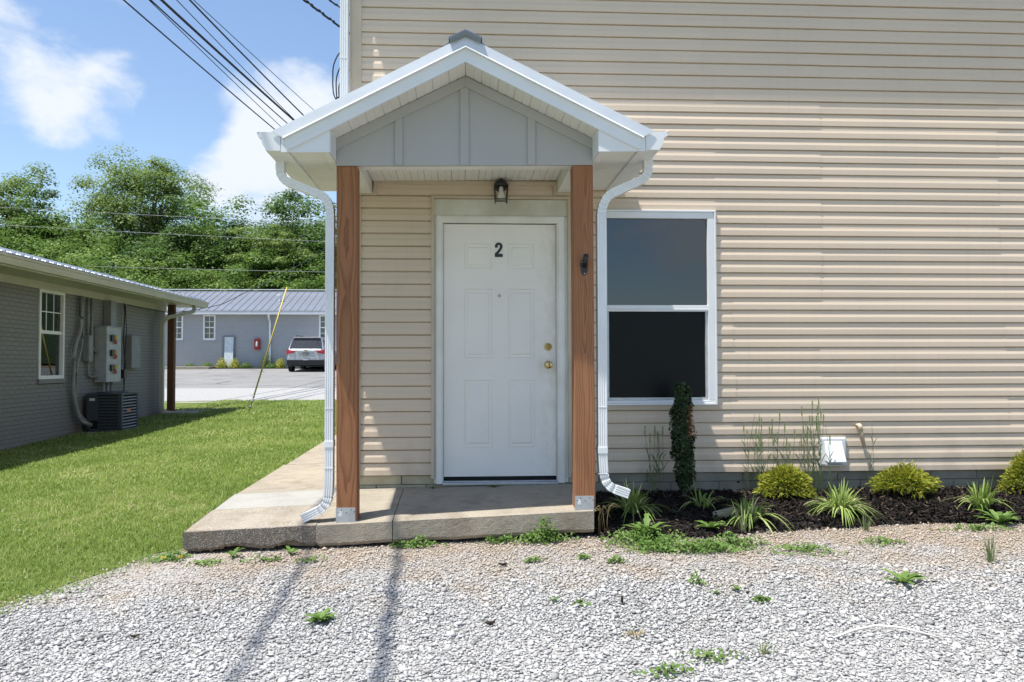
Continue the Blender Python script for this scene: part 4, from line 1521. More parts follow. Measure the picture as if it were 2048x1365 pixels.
# ------------------------------------------------------------------ far grey building across the parking road
fb = thing('far_brick_building', 'long low grey brick building with slate blue metal roof beyond the road', 'building', (-10, 43, .8))
FY = 40.0
FX0, FX1 = -23.0, 6.0
ZE, ZB = 3.72, .55
wins = [(-16.46, -15.79), (-14.70, -14.03), (-8.36, -7.69), (-20.2, -19.5), (-2.6, -1.9)]
fz0, fz1 = 2.28, 3.68
MB().box(FX0, FX1, FY + .12, FY + 8, ZB, ZE).build('wall_core', M['room'], fb)
mb = MB()
xs = [FX0] + sum([[a, b] for a, b in sorted(wins)], []) + [FX1]
for i in range(0, len(xs), 2):
    mb.box(xs[i], xs[i + 1], FY, FY + .119, ZB, ZE)
for a, b in wins:
    mb.box(a, b, FY, FY + .119, ZB, fz0)
    mb.box(a, b, FY, FY + .119, fz1, ZE)
mb.build('wall', M['fbrick'], fb)
for k, (a, b) in enumerate(wins):
    mb = MB()
    t = .085
    for x0, x1, z0, z1 in ((a, b, fz0, fz0 + .10), (a, b, fz1 - t, fz1), (a, a + t, fz0 + .1002, fz1 - t - .0002), (b - t, b, fz0 + .1002, fz1 - t - .0002)):
        mb.box(x0, x1, FY - .03, FY + .06, z0, z1)
    w_ = mb.build('window', M['whitev'], fb)
    mb = MB()
    mid = (fz0 + fz1) / 2
    mb.box(a + t, b - t, FY + .012, FY + .05, mid - .03, mid + .03)
    mb.box((a + b) / 2 - .015, (a + b) / 2 + .015, FY + .014, FY + .04, fz0 + .101, mid - .0302)
    mb.box((a + b) / 2 - .015, (a + b) / 2 + .015, FY + .014, FY + .04, mid + .0302, fz1 - t - .001)
    for z in ((fz0 + .1 + mid - .03) / 2, (mid + .03 + fz1 - t) / 2):
        mb.box(a + t, (a + b) / 2 - .0152, FY + .0145, FY + .04, z - .013, z + .013)
        mb.box((a + b) / 2 + .0152, b - t, FY + .0145, FY + .04, z - .013, z + .013)
    mb.build('muntin', M['whitev'], w_)
    MB().box(a + t, b - t, FY + .055, FY + .06, fz0 + .101, fz1 - t - .001).build('pane', M['glass'], w_)
    MB().box(a + t, b - t, FY + .10, FY + .118, fz0 + .1, fz1 - t).build('curtain', M['redwin'] if k == 1 else M['whitev'] if k == 2 else M['room'], w_)
    MB().box(a - .02, b + .02, FY - .04, FY - .0005, fz0 - .075, fz0 - .002).build('window_sill', M['fbrick'], fb)
MB().box(FX0 - .4, FX1 + .4, FY - .36, FY + .118, ZE - .02, ZE + .01).build('roof_soffit', M['white'], fb)
MB().box(FX0 - .4, FX1 + .4, FY - .48, FY - .361, ZE - .03, ZE + .13).build('gutter', M['white'], fb)
# roof laid in seamed panels
ridge_y, ridge_z = FY + 4.2, 5.36
pw = .41
nn = int((FX1 - FX0 + 1.0) / pw)
proto = None
for i in range(nn):
    if proto is None:
        mb = MB()
        y0, z0 = FY - .50, ZE + .135
        mb.hexa([(0, y0, z0), (pw, y0, z0), (pw, ridge_y, ridge_z), (0, ridge_y, ridge_z), (0, y0, z0 + .02), (pw, y0, z0 + .02), (pw, ridge_y, ridge_z + .02), (0, ridge_y, ridge_z + .02)])
        mb.hexa([(0, y0, z0 + .0205), (.045, y0, z0 + .0205), (.045, ridge_y, ridge_z + .0205), (0, ridge_y, ridge_z + .0205), (.008, y0, z0 + .05), (.037, y0, z0 + .05), (.037, ridge_y, ridge_z + .05), (.008, ridge_y, ridge_z + .05)])
        proto = mb.build('roof_panel', M['rooff'], fb)
        q = proto
    else:
        q = proto.copy()
        COL.objects.link(q)
    q.location.x = FX0 - .45 + i * pw
mb = MB().hexa([(FX0 - .4, ridge_y, ridge_z - .06), (FX1 + .4, ridge_y, ridge_z - .06), (FX1 + .4, FY + 8.6, ZE), (FX0 - .4, FY + 8.6, ZE), (FX0 - .4, ridge_y, ridge_z), (FX1 + .4, ridge_y, ridge_z), (FX1 + .4, FY + 8.6, ZE + .05), (FX0 - .4, FY + 8.6, ZE + .05)])
mb.build('rear_roof', M['rooff'], fb)
MB().box(FX0 - .45, FX1 + .45, ridge_y - .12, ridge_y + .12, ridge_z + .08, ridge_z + .125).build('ridge_cap', M['white'], fb)
MB().sweep(fillet([(-11.04, FY - .42, ZE), (-11.04, FY - .36, ZE - .22), (-11.04, FY - .07, ZE - .42), (-11.04, FY - .06, .95)], .1, 4), flute(.11, .1), depth=Vector((1, 0, 0))).build('downspout', M['white'], fb)
MB().lathe([(.09, 4.55), (.09, 4.86), (.16, 4.88), (.16, 4.95), (0, 4.97)], (-10.86, FY + 1.6, 0), 'z', 12).build('roof_vent', M['white'], fb)
MB().box(-17.5, -13.9, FY - 1.6, FY - .002, .5, .83).build('step', M['conc'], fb, bevel=.02)

lp = thing('leaning_panel', 'pale blue white door panel in a grey frame leaning on the far building', 'panel', (-13.3, FY - .15, .8))
MB().hexa([(-13.5, FY - .22, .80), (-13.02, FY - .22, .80), (-13.02, FY - .17, .80), (-13.5, FY - .17, .80), (-13.5, FY - .10, 2.44), (-13.02, FY - .10, 2.44), (-13.02, FY - .055, 2.44), (-13.5, FY - .055, 2.44)]).build('panel', M['panelw'], lp)
mb = MB()
for x0, x1, z0, z1 in ((-13.66, -13.51, .82, 2.50), (-13.01, -12.93, .82, 2.50), (-13.51, -13.01, 2.45, 2.55)):
    mb.box(x0, x1, FY - .05, FY - .002, z0, z1)
mb.build('frame', M['boxg'], lp)
fe = thing('extinguisher_cabinet', 'small red fire extinguisher cabinet on the far grey wall', 'cabinet', (-11.7, FY, 2))
MB().box(-11.87, -11.58, FY - .2, FY - .002, 1.75, 2.36).build('case', M['red'], fe, bevel=.01)
MB().box(-11.83, -11.62, FY - .206, FY - .2005, 1.86, 2.30).build('door', M['lamp'], fe)
MB().lathe([(.05, 1.92), (.055, 1.96), (.055, 2.12), (.03, 2.18), (.02, 2.22), (0, 2.23)], (-11.725, FY - .225, 0), 'z', 10).build('extinguisher', M['stickerw'], fe)

# silver car seen from behind
car = thing('parked_car', 'silver sport utility car parked facing the far building', 'car', (-8.15, 37.5, .55))
cx, y0c, zc = -8.15, 35.0, .53
mb = MB()


def loft(mb, rings):
    n = len(rings[0])
    o = len(mb.v)
    vs = [p for r in rings for p in r]
    fs = []
    for i in range(len(rings) - 1):
        for j in range(n):
            fs.append((i * n + j, i * n + (j + 1) % n, (i + 1) * n + (j + 1) % n, (i + 1) * n + j))
    fs.append(tuple(range(n - 1, -1, -1)))
    fs.append(tuple((len(rings) - 1) * n + j for j in range(n)))
    mb.add(vs, fs)


def sec(y, hw, zl, zm, hw2, zh):
    # body section: sill, belt line, shoulder, top
    return [(cx - hw * .94, y, zc + zl), (cx - hw, y, zc + zl + .18), (cx - hw, y, zc + zm - .12), (cx - hw * .965, y, zc + zm), (cx - hw2, y, zc + zh - .06), (cx - hw2 * .86, y, zc + zh),
            (cx + hw2 * .86, y, zc + zh), (cx + hw2, y, zc + zh - .06), (cx + hw * .965, y, zc + zm), (cx + hw, y, zc + zm - .12), (cx + hw, y, zc + zl + .18), (cx + hw * .94, y, zc + zl)]


loft(mb, [sec(y0c + .02, .86, .55, .98, .84, 1.10), sec(y0c + .10, .93, .40, 1.08, .86, 1.22), sec(y0c + .42, .965, .30, 1.12, .74, 1.70), sec(y0c + .75, .975, .28, 1.12, .70, 1.755), sec(y0c + 2.3, .975, .28, 1.10, .72, 1.79),
          sec(y0c + 3.1, .975, .28, 1.07, .70, 1.72), sec(y0c + 3.85, .97, .28, 1.02, .86, 1.12), sec(y0c + 4.9, .93, .32, .92, .82, .98), sec(y0c + 5.1, .86, .42, .82, .76, .88)])
body = mb.build('body', M['car'], car, smooth=False, bevel=.03)
mb = MB().hexa([(cx - .80, y0c + .05, zc + 1.20), (cx + .80, y0c + .05, zc + 1.20), (cx + .80, y0c + .12, zc + 1.20), (cx - .80, y0c + .12, zc + 1.20), (cx - .70, y0c + .345, zc + 1.66), (cx + .70, y0c + .345, zc + 1.66), (cx + .70, y0c + .45, zc + 1.66), (cx - .70, y0c + .45, zc + 1.66)])
mb.build('rear_window', M['carg'], car)
for s in (-1, 1):
    MB().hexa([(cx + s * .925, y0c + .55, zc + 1.14), (cx + s * .925, y0c + 3.2, zc + 1.12), (cx + s * .70, y0c + 3.0, zc + 1.6), (cx + s * .735, y0c + .7, zc + 1.62),
               (cx + s * .935, y0c + .55, zc + 1.14), (cx + s * .935, y0c + 3.2, zc + 1.12), (cx + s * .735, y0c + 3.0, zc + 1.6), (cx + s * .775, y0c + .7, zc + 1.62)]).build('side_window', M['carg'], car)
    MB().hexa([(cx + s * .60, y0c - .03, zc + .95), (cx + s * .96, y0c + .03, zc + .90), (cx + s * .975, y0c + .3, zc + .93), (cx + s * .60, y0c + .06, zc + .97),
               (cx + s * .52, y0c - .01, zc + 1.07), (cx + s * .95, y0c + .06, zc + 1.14), (cx + s * .97, y0c + .3, zc + 1.14), (cx + s * .52, y0c + .1, zc + 1.07)]).build('tail_lamp', M['lamp'], car)
    for yy in (y0c + .95, y0c + 3.95):
        wh = MB().lathe([(.0, .09), (.24, .09), (.35, .10), (.37, .06), (.37, -.10), (.35, -.13), (0, -.13)], (cx + s * .86, yy, zc + .37), 'x', 22).build('wheel', M['tyre'], car)
        MB().lathe([(.0, .02), (.05, .03), (.20, .012), (.22, 0), (0, -.01)], (cx + s * .96, yy, zc + .37), 'x', 18).build('rim', M['zinc'], wh)
    MB().tube([(cx + s * .62, y0c + .7, zc + 1.80), (cx + s * .63, y0c + .85, zc + 1.845), (cx + s * .63, y0c + 2.6, zc + 1.855), (cx + s * .62, y0c + 2.8, zc + 1.80)], .02, 8).build('roof_rail', M['carb'], car, True)
    MB().box(*sorted((cx + s * .95, cx + s * 1.12)), y0c + 3.1, y0c + 3.2, zc + 1.08, zc + 1.22).build('mirror', M['car'], car, bevel=.02)
mb = MB().hexa([(cx - .92, y0c - .03, zc + .34), (cx + .92, y0c - .03, zc + .34), (cx + .94, y0c + .5, zc + .30), (cx - .94, y0c + .5, zc + .30), (cx - .93, y0c - .05, zc + .62), (cx + .93, y0c - .05, zc + .62), (cx + .975, y0c + .5, zc + .60), (cx - .975, y0c + .5, zc + .60)])
mb.build('bumper', M['carb'], car, bevel=.03)
MB().hexa([(cx - .68, y0c + .30, zc + 1.70), (cx + .68, y0c + .30, zc + 1.70), (cx + .68, y0c + .62, zc + 1.74), (cx - .68, y0c + .62, zc + 1.74), (cx - .66, y0c + .26, zc + 1.735), (cx + .66, y0c + .26, zc + 1.735), (cx + .68, y0c + .62, zc + 1.775), (cx - .68, y0c + .62, zc + 1.775)]).build('spoiler', M['car'], car)
MB().box(cx - .40, cx + .40, y0c - .02, y0c + .01, zc + 1.035, zc + 1.065).build('chrome_strip', M['zinc'], car)
MB().box(cx - .16, cx + .16, y0c - .006, y0c + .01, zc + .82, zc + .98).build('number_plate', M['plate'], car)
bt = [(-.11, -.025), (-.045, -.025), (-.035, -.045), (.055, -.045), (.045, -.025), (.11, -.025), (.095, .025), (.04, .025), (.03, .045), (-.055, .045), (-.045, .025), (-.095, .025)]
MB().prism([(cx + x, zc + 1.095 + z) for x, z in bt], 'y', y0c + .0, y0c + .03).build('emblem', M['gold'], car)
MB().box(cx - .12, cx + .12, y0c - .056, y0c - .04, zc + .60, zc + .625).build('lower_trim', M['stickerw'], car)

# ------------------------------------------------------------------ wires
def cable(name, label, pts, r, m, cat='cable', group=None, sag=0.0, n=14, twist=0):
    """a sagging wire through its end points; twist > 0 winds a thinner strand round it"""
    P = []
    pts = [Vector(p) for p in pts]
    for a, b in zip(pts, pts[1:]):
        for i in range(n):
            u = i / n
            q = a.lerp(b, u)
            q.z -= sag * 4 * u * (1 - u)
            P.append(q)
    P.append(pts[-1])
    mb = MB().tube(P, r, 6)
    o = mb.build(name, m, None, True)
    tag(o, label, cat, group)
    if twist:
        for ph in (0, 2.1):
            T = []
            for i in range(len(P) * 8 - 7):
                k, u = divmod(i, 8)
                q = P[k].lerp(P[min(k + 1, len(P) - 1)], u / 8)
                L = (pts[0] - q).length
                T.append((q.x + r * 1.6 * math.cos(L * twist + ph), q.y, q.z + r * 1.6 * math.sin(L * twist + ph)))
            MB().tube(T, r * .75, 5).build('strand', m, o, True)
    return o


OW = 'black wires overhead at the upper left'
def ext(a, b, s0, s1):
    a, b = Vector(a), Vector(b)
    return [a.lerp(b, s0), a.lerp(b, s1)]


for a, b, h, r, lab in (((-5.915, 7.395), (-5.175, 14.65), 7.0, .014, 'lowest and leftmost of the black overhead wires, thin and single'),
                        ((-5.50, 7.37), (-4.95, 14.47), 7.0, .008, 'very thin black overhead wire next above the lowest one'),
                        ((-5.49, 7.37), (-4.75, 14.2), 7.02, .013, 'black overhead wire just left of the thickest bundle'),
                        ((-5.33, 7.36), (-4.54, 14.02), 7.04, .024, 'thickest black overhead bundle in the middle of the set'),
                        ((-5.04, 7.35), (-4.47, 14.0), 7.0, .008, 'thin black overhead wire just right of the thick bundle'),
                        ((-4.87, 7.34), (-4.23, 13.6), 7.05, .016, 'stout black overhead wire second from the right'),
                        ((-4.86, 7.33), (-3.96, 13.2), 7.1, .007, 'rightmost and thinnest black overhead wire')):
    A, B = ext((*a, h), (*b, h), -3.2, 5.0)
    A.z += .5
    B.z += .9
    eye = Vector((-.296, -6.608, .873))
    A, B, r = eye + (A - eye) * 1.85, eye + (B - eye) * 1.85, r * 1.85
    cable('overhead_wire', lab, [A, B], r, M['wire'], 'wire', OW, sag=1.39, n=40)
cable('service_cable', 'twisted black cable dropping to the white corner downspout at the top', [(-3.1, -18, 8.3), (-3.23, -2, 7.5), (-3.42, 9.6, 8.05), (-2.95, 12.6, 8.60), (3.6, 40, 13.6)], .015, M['wire'], 'cable', 'twisted service cables', n=16, twist=9)
cable('service_cable', 'thinner twisted black cable at the top edge beside the house corner', [(-3.8, -18, 8.6), (-3.95, -2, 7.9), (-3.2, 10.2, 8.45), (-2.85, 12.2, 8.85), (3.2, 40, 14.0)], .012, M['wire'], 'cable', 'twisted service cables', n=16, twist=9)
lc = thing('drip_loop', 'looped black cables hanging beside the white corner downspout', 'cable', (-1.3, .3, 3.3))
for k, (dx, zt, dy) in enumerate(((-.125, 3.52, 0), (-.105, 3.44, .05), (-.09, 3.38, .1))):
    P = [(-1.262, .3 + dy, zt), (-1.262 + dx * .6, .3 + dy, zt - .03), (-1.262 + dx, .3 + dy, zt - .14), (-1.262 + dx * 1.0, .3 + dy, 3.2), (-1.262 + dx * .85 - .01, .3 + dy, 3.12), (-1.335, .3 + dy, 3.06)]
    MB().tube(fillet(P, .08, 5), .0055, 6).build('loop', M['wire'], lc, True)
MB().tube([(-1.350, .33, 3.12), (-1.335, .33, 3.04)], .016, 8).build('clamp', M['black'], lc, True)
MB().tube([(-1.330, .36, 3.05), (-1.326, .36, 2.92)], .018, 8).build('clamp', M['black'], lc, True)
MB().tube([(-1.305, .36, 3.07), (-1.302, .36, 2.93)], .014, 8).build('clamp', M['black'], lc, True)
FW = 'pale wires crossing in front of the wooded hill'
for a, b, lab in (((-40, 44, 10.98), (-2, 44, 9.28), 'highest pale wire crossing the wooded hill'), ((-40, 44, 9.95), (-2, 44, 8.15), 'middle pale wire crossing the wooded hill'), ((-40, 44, 7.35), (-2, 44, 6.45), 'lowest pale wire just above the far roof')):
    cable('distant_wire', lab, [a, b], .011, M['wireg'], 'wire', FW, sag=.12, n=24)
cable('building_cable', 'thin dark cable running from the grey building up to the right', [(-7.05, 10.4, 2.10), (-6.75, 12.2, 2.05), (-6.5, 15.0, 2.45), (-6.4, 27, 5.2), (-6.2, 40, 9.0)], .009, M['wire'], 'cable', sag=.02, n=8)
guy = thing('guy_wire', 'slanting yellow guard on a guy wire anchored in the lawn', 'guy wire', (-5.12, 12.29, -.18))
gA, gB = Vector((-5.12, 12.29, -.2)), Vector((-4.33, 12.5, 2.66))
gd = (gB - gA).normalized()
MB().tube([gA + gd * .42, gB], .018, 10).build('guard', M['yellow'], guy, True)
MB().tube([gA, gA + gd * .45], .011, 8).build('anchor_rod', M['pipe'], guy, True)
mb = MB()
for t_ in (.12, .25, .36):
    mb.tube([gA + gd * t_, gA + gd * (t_ + .05)], .022, 8)
mb.build('wire_grip', M['pipe'], guy, True)
MB().tube([gB, gB + gd * 9], .006, 6).build('wire', M['wireg'], guy, True)

# ------------------------------------------------------------------ foliage makers
def unit(n):
    v = rng.normal(size=(n, 3))
    return v / np.linalg.norm(v, axis=1, keepdims=True)


def leaf_quads(P, N, size, asp=.55, rnd=None, jit=.35):
    """one lozenge leaf per point, facing N"""
    n = len(P)
    N = N + unit(n) * jit
    N /= np.linalg.norm(N, axis=1, keepdims=True) + 1e-9
    T = np.cross(N, unit(n))
    T /= np.linalg.norm(T, axis=1, keepdims=True) + 1e-9
    B = np.cross(N, T)
    s = (size * rng.uniform(.65, 1.3, n))[:, None] if np.isscalar(size) else size[:, None]
    V = np.stack([P - T * s * .5, P + B * s * asp * .5 + N * s * .06, P + T * s * .5, P - B * s * asp * .5 + N * s * .06], 1).reshape(-1, 3)
    F = np.arange(n * 4).reshape(n, 4)
    r = np.repeat(rng.random(n) if rnd is None else rnd, 4)
    return V, F, r


def crown(cent, rad, per, size, base=None, flat=1.0, asp=.55, droop=0.0):
    """clumps of leaves: more towards each clump's upper outside"""
    Vs, Fs, Rs, o = [], [], [], 0
    for k, (c, r) in enumerate(zip(cent, rad)):
        n = max(4, int(per * rng.uniform(.75, 1.25)))
        d = unit(n)
        d[:, 2] = np.where(d[:, 2] < -.35, -d[:, 2], d[:, 2])
        q = rng.random(n) ** .45
        P = np.asarray(c) + d * (q * r)[:, None] * np.array([1, 1, flat])
        P[:, 2] -= droop * (np.hypot(d[:, 0], d[:, 1]) * q) ** 2
        N = d * .7 + np.array([0, 0, .6])
        b = (rng.random() if base is None else base[k])
        V, F, R_ = leaf_quads(P, N, size, asp, np.clip(b * .55 + rng.random(n) * .45, 0, 1))
        Vs.append(V), Fs.append(F + o), Rs.append(R_)
        o += len(V)
    return np.concatenate(Vs), np.concatenate(Fs), np.concatenate(Rs)


def crown_clumps(h0, h1, rx, n, rr, top=1.0, lob=.25, seed=0):
    """clump centres over an uneven, lobed crown between heights h0 and h1"""
    g = np.random.default_rng(seed)
    C, Rr = [], []
    while len(C) < n:
        d = g.normal(size=3)
        d /= np.linalg.norm(d)
        if d[2] < -.6:
            continue
        a = math.atan2(d[1], d[0])
        lobes = 1 + lob * math.sin(3 * a + seed) * (.4 + abs(d[2])) + lob * .7 * math.sin(5 * d[2] + 2 * a + seed * 2)
        q = g.random() ** .3 * lobes
        hz = (h1 - h0) / 2
        C.append((d[0] * rx * q, d[1] * rx * q, h0 + hz + d[2] * hz * q * (top if d[2] > 0 else 1)))
        Rr.append(rr * g.uniform(.65, 1.25))
    return np.array(C), np.array(Rr)


def tree_parts(h0, h1, rx, n, rr, per, size, seed, lob=.25, flat=.8, asp=.6, droop=0.):
    C, Rr = crown_clumps(h0, h1, rx, n, rr, lob=lob, seed=seed)
    crn = crown(C, Rr, per, size, flat=flat, asp=asp, droop=droop)
    mb = MB()
    tr = rx * .055 + .08
    mb.tube([(0, 0, -.8), (0.02, 0, h0 * .5), (.1, .05, h0 * 1.0), (.05, 0, h0 + (h1 - h0) * .55)], [tr * 1.25, tr, tr * .75, tr * .25], 9)
    g = np.random.default_rng(seed + 5)
    for k in g.choice(len(C), min(16, len(C)), replace=False):
        s = Vector((.05, .02, h0 * .8 + (h1 - h0) * .35 * g.random()))
        e = Vector(C[k])
        m = s.lerp(e, .5) + Vector((0, 0, .12 * (e - s).length))
        mb.tube([s, m, e], [tr * .45, tr * .25, tr * .06], 6)
    return crn, mb


# trees one can tell apart on the hill behind the far building
def tree(name, label, x, y, h0, h1, rx, n, rr, per, size, seed, m, **k):
    z = .9 + max(0, (y - 49)) * .26
    t = thing(name, label, 'tree', (x, y, z))
    (V, F, Rr), mb = tree_parts(h0, h1, rx, n, rr, per, size, seed, **k)
    off = np.array([x, y, z], np.float32)
    soup('crown', V + off, F, M[m], Rr, t)
    mb.v = [(a + x, b + y, c + z) for a, b, c in mb.v]
    mb.build('trunk', M['bark'], t)
    return t


tree('oak_tree', 'tallest broad green oak rising left of centre above the wooded hill', -26.6, 63, 2, 13.3, 5.8, 150, 1.5, 260, .215, 11, 'oak', lob=.16)
tree('oak_tree', 'bright green tree at the left edge of the wooded hill', -37.6, 62, 2, 12.6, 4.4, 85, 1.3, 250, .25, 23, 'oak', lob=.22)
tree('leafy_tree', 'shorter bright tree between the left edge and the tall oak', -33.2, 60, 2, 9.4, 3.4, 60, 1.2, 240, .24, 31, 'ltleaf', lob=.22)
tree('dark_tree', 'dark bushy tree low on the right flank of the tall oak', -20.6, 57, 1.0, 9.6, 4.2, 90, 1.25, 260, .22, 41, 'dkleaf', lob=.2)
tree('small_tree', 'small dark ragged tree standing out against the sky right of the oak', -17.3, 56, 3, 8.8, 1.9, 28, .75, 150, .2, 53, 'dkleaf', lob=.5)
tree('airy_tree', 'thin airy tree with layered sprays beside the porch post', -13.6, 52, 3.0, 9.2, 3.2, 70, 1.0, 120, .19, 61, 'oak', lob=.2, flat=.3)
tree('dark_tree', 'dense dark tree behind the left white downspout', -12.2, 57, 1, 11.0, 3.2, 70, 1.15, 240, .22, 71, 'dkleaf')
tree('leafy_tree', 'light green spreading tree in front of the hill near the downspout', -13.8, 49.5, .6, 7.4, 3.4, 60, 1.05, 220, .2, 83, 'ltleaf', flat=.55)
# the rest of the wood reads as one mass
wood_V, wood_F, wood_R, wo_ = [], [], [], 0
variants = []
for k, (h, rx, flat, per, sz) in enumerate(((7.0, 3.9, .45, 172, .2), (7.8, 4.3, .75, 190, .22), (6.0, 3.6, .5, 164, .19))):
    C, Rr = crown_clumps(.2, h, rx, 50, 1.3, lob=.35, seed=100 + k)
    variants.append(crown(C, Rr, per, sz, flat=flat))
g = np.random.default_rng(5)
spots = []
for row, (y, zoff, n) in enumerate(((48.6, 0, 10), (53, .6, 9), (58.5, 1.5, 9), (65, 3.2, 8))):
    for i in range(n):
        x = -46 + 42 * (i + .5 * (row % 2)) / (n - 1) * (1 + .05 * row) + g.uniform(-1, 1)
        spots.append((x, y + g.uniform(-1, 1), zoff))
spots += [(-18.6, 57, 9), (-16.2, 55.5, 9), (-14.8, 59, 9), (-22.5, 60, 9), (-30.5, 59, 9), (-11.5, 54, 9), (-35.5, 58, 9), (-30.5, 68, 9), (-23.5, 68, 9), (-18, 65, 9), (-13, 64, 9)]
for x, y, zo in spots:
    V, F, Rr = variants[g.integers(3)]
    a, s = g.uniform(0, 6.28), g.uniform(.8, 1.12)
    z = .8 + max(0, (y - 49)) * .26
    if y > 60:
        s *= .95
    if zo == 9:
        s = 1.16
    ca, sa = math.cos(a), math.sin(a)
    Q = np.stack([(V[:, 0] * ca - V[:, 1] * sa) * s + x, (V[:, 0] * sa + V[:, 1] * ca) * s + y, V[:, 2] * s + z], 1)
    wood_V.append(Q), wood_F.append(F + wo_), wood_R.append(np.clip(Rr * .8 + g.uniform(-.12, .3), 0, 1))
    wo_ += len(Q)
wood = soup('far_woods', np.concatenate(wood_V), np.concatenate(wood_F), M['ltleaf'], np.concatenate(wood_R), kind='stuff')
wood['label'] = 'dense green woods covering the hill behind the far building'


FS = 'low shrubs along the far building'
for k, (x, y, r, h, m, lab) in enumerate(((-13.55, 39.55, .34, .56, 'goldl', 'golden ball shrub left of the leaning pale panel'), (-12.85, 39.5, .33, .55, 'goldl', 'golden ball shrub right of the leaning pale panel'), (-10.35, 39.45, .30, .56, 'goldl', 'golden ball shrub just left of the silver car'),
                                          (-11.15, 39.6, .42, .85, 'dkleaf', 'dark shrub at the foot of the far downspout'), (-14.3, 39.4, .38, .34, 'ltleaf', 'low pale clump in the far bed, second from the step'), (-15.2, 39.4, .36, .26, 'ltleaf', 'low pale clump in the far bed beside the step'), (-12.2, 39.4, .36, .30, 'ltleaf', 'low pale clump below the red cabinet'), (-10.8, 39.3, .34, .26, 'ltleaf', 'low pale clump between dark shrub and golden ball'))):
    z = float(gz(x, y))
    t = thing('low_shrub', lab, 'shrub', (x, y, z), FS)
    n = 1100
    d = unit(n)
    d[:, 2] = np.abs(d[:, 2])
    P = np.array([x, y, z + .04]) + d * (rng.random(n) ** .4)[:, None] * np.array([r, r, h])
    V, F, rr_ = leaf_quads(P, d + np.array([0, 0, .4]), .07, .4, None, .5)
    soup('foliage', V, F, M[m], np.clip(rr_ * .6 + .4 * (m == 'goldl'), 0, 1), t)
    MB().tube([(x, y, z - .05), (x, y, z + h * .5)], .03, 6).build('stems', M['bark'], t)
structure(MB().hexa([(-16, 38.9, .5), (6, 38.9, .5), (6, 39.99, .5), (-16, 39.99, .5), (-16, 38.95, .715), (6, 38.95, .715), (6, 39.99, .765), (-16, 39.99, .765)]).build('far_mulch_bed', M['mulch'], None))

# ------------------------------------------------------------------ planting bed
def bed_z(x, y):
    e = mulch_edge(x)
    t = np.clip((np.asarray(y, float) - e) / (0 - e), 0, 1)
    return gz(x, e) + .012 + (-.150 - gz(x, e) - .012) * t ** .75 + .016 * wob(x, y, 4.) * np.sin(np.pi * np.clip(t, 0, 1)) + .02 * np.sin(np.pi * t)


V, F = [], []
bx, by = np.linspace(.59, 9, 120), np.linspace(0, 1, 12)
for t in by:
    for x in bx:
        e = float(mulch_edge(x)) - .03
        y = e + (.03 - e) * t
        V.append((x, y, float(bed_z(x, y)) - (.035 if t == 0 else 0)))
for j in range(11):
    for i in range(119):
        k = j * 120 + i
        F.append((k, k + 1, k + 121, k + 120))
structure(soup('mulch_bed', V, F, M['mulch'], smooth=True))


def in_bed(x, y):
    return (x > .6) & (y > mulch_edge(x))


# shredded chips over it
n = 17000
x = rng.uniform(.6, 5.4, n)
e = mulch_edge(x)
y = e - .03 + (0.02 - e) * rng.random(n)
d = unit(n)
d[:, 2] *= .35
d /= np.linalg.norm(d, axis=1, keepdims=True)
w = np.cross(d, np.array([0, 0, 1.]))
w /= np.linalg.norm(w, axis=1, keepdims=True) + 1e-9
L = rng.uniform(.010, .036, n)[:, None]
W = rng.uniform(.003, .008, n)[:, None]
P = np.stack([x, y, bed_z(x, y) + rng.uniform(.0, .014, n)], 1)
h = np.cross(w, d) * .003
V = np.stack([P - d * L - w * W, P - d * L + w * W, P + d * L + w * W + h, P + d * L - w * W + h], 1).reshape(-1, 3)
chips = soup('mulch_chips', V, np.arange(n * 4).reshape(n, 4), M['mulchc'], np.repeat(rng.random(n) ** 2.2, 4), kind='stuff')

# ------------------------------------------------------------------ gravel stones
ico_v = []
for a, b in ((0, 1), (1, 2), (2, 0)):
    for s in (-1, 1):
        for t in (-1.618, 1.618):
            p = [0, 0, 0]
            p[a], p[b] = s, t
            ico_v.append(p)
ico_v = np.array(ico_v, float) / 1.902
from itertools import combinations
ed = np.linalg.norm(ico_v[:, None] - ico_v[None], axis=2)
tri = []
for a, b, c in combinations(range(12), 3):
    if max(ed[a, b], ed[b, c], ed[a, c]) < 1.2:
        nrm = np.cross(ico_v[b] - ico_v[a], ico_v[c] - ico_v[a])
        tri.append((a, b, c) if nrm @ ico_v[a] > 0 else (a, c, b))
tri = np.array(tri)
variants = [ico_v * rng.uniform(.45, 1.2, (12, 1)) for _ in range(14)]


def stones(name, P, S, rnd, m, parent=None):
    n = len(P)
    vi = rng.integers(0, len(variants), n)
    B = np.array(variants)[vi]                                 # n,12,3
    ax = rng.uniform(0, 6.283, n)
    ca, sa = np.cos(ax), np.sin(ax)
    tl = rng.normal(0, .35, n)
    sc = np.stack([rng.uniform(.75, 1.35, n), rng.uniform(.6, 1.0, n), rng.uniform(.32, .62, n)], 1) * S[:, None]
    B = B * sc[:, None, :]
    ct, st = np.cos(tl), np.sin(tl)
    B = np.stack([B[..., 0], B[..., 1] * ct[:, None] - B[..., 2] * st[:, None], B[..., 1] * st[:, None] + B[..., 2] * ct[:, None]], 2)
    B = np.stack([B[..., 0] * ca[:, None] - B[..., 1] * sa[:, None], B[..., 0] * sa[:, None] + B[..., 1] * ca[:, None], B[..., 2]], 2)
    V = (B + P[:, None, :]).reshape(-1, 3)
    k = B.shape[1]
    F = (tri[None] + (np.arange(n) * k)[:, None, None]).reshape(-1, 3)
    o = soup(name, V, F, m, np.repeat(rnd, k), parent, kind='stuff')
    return o


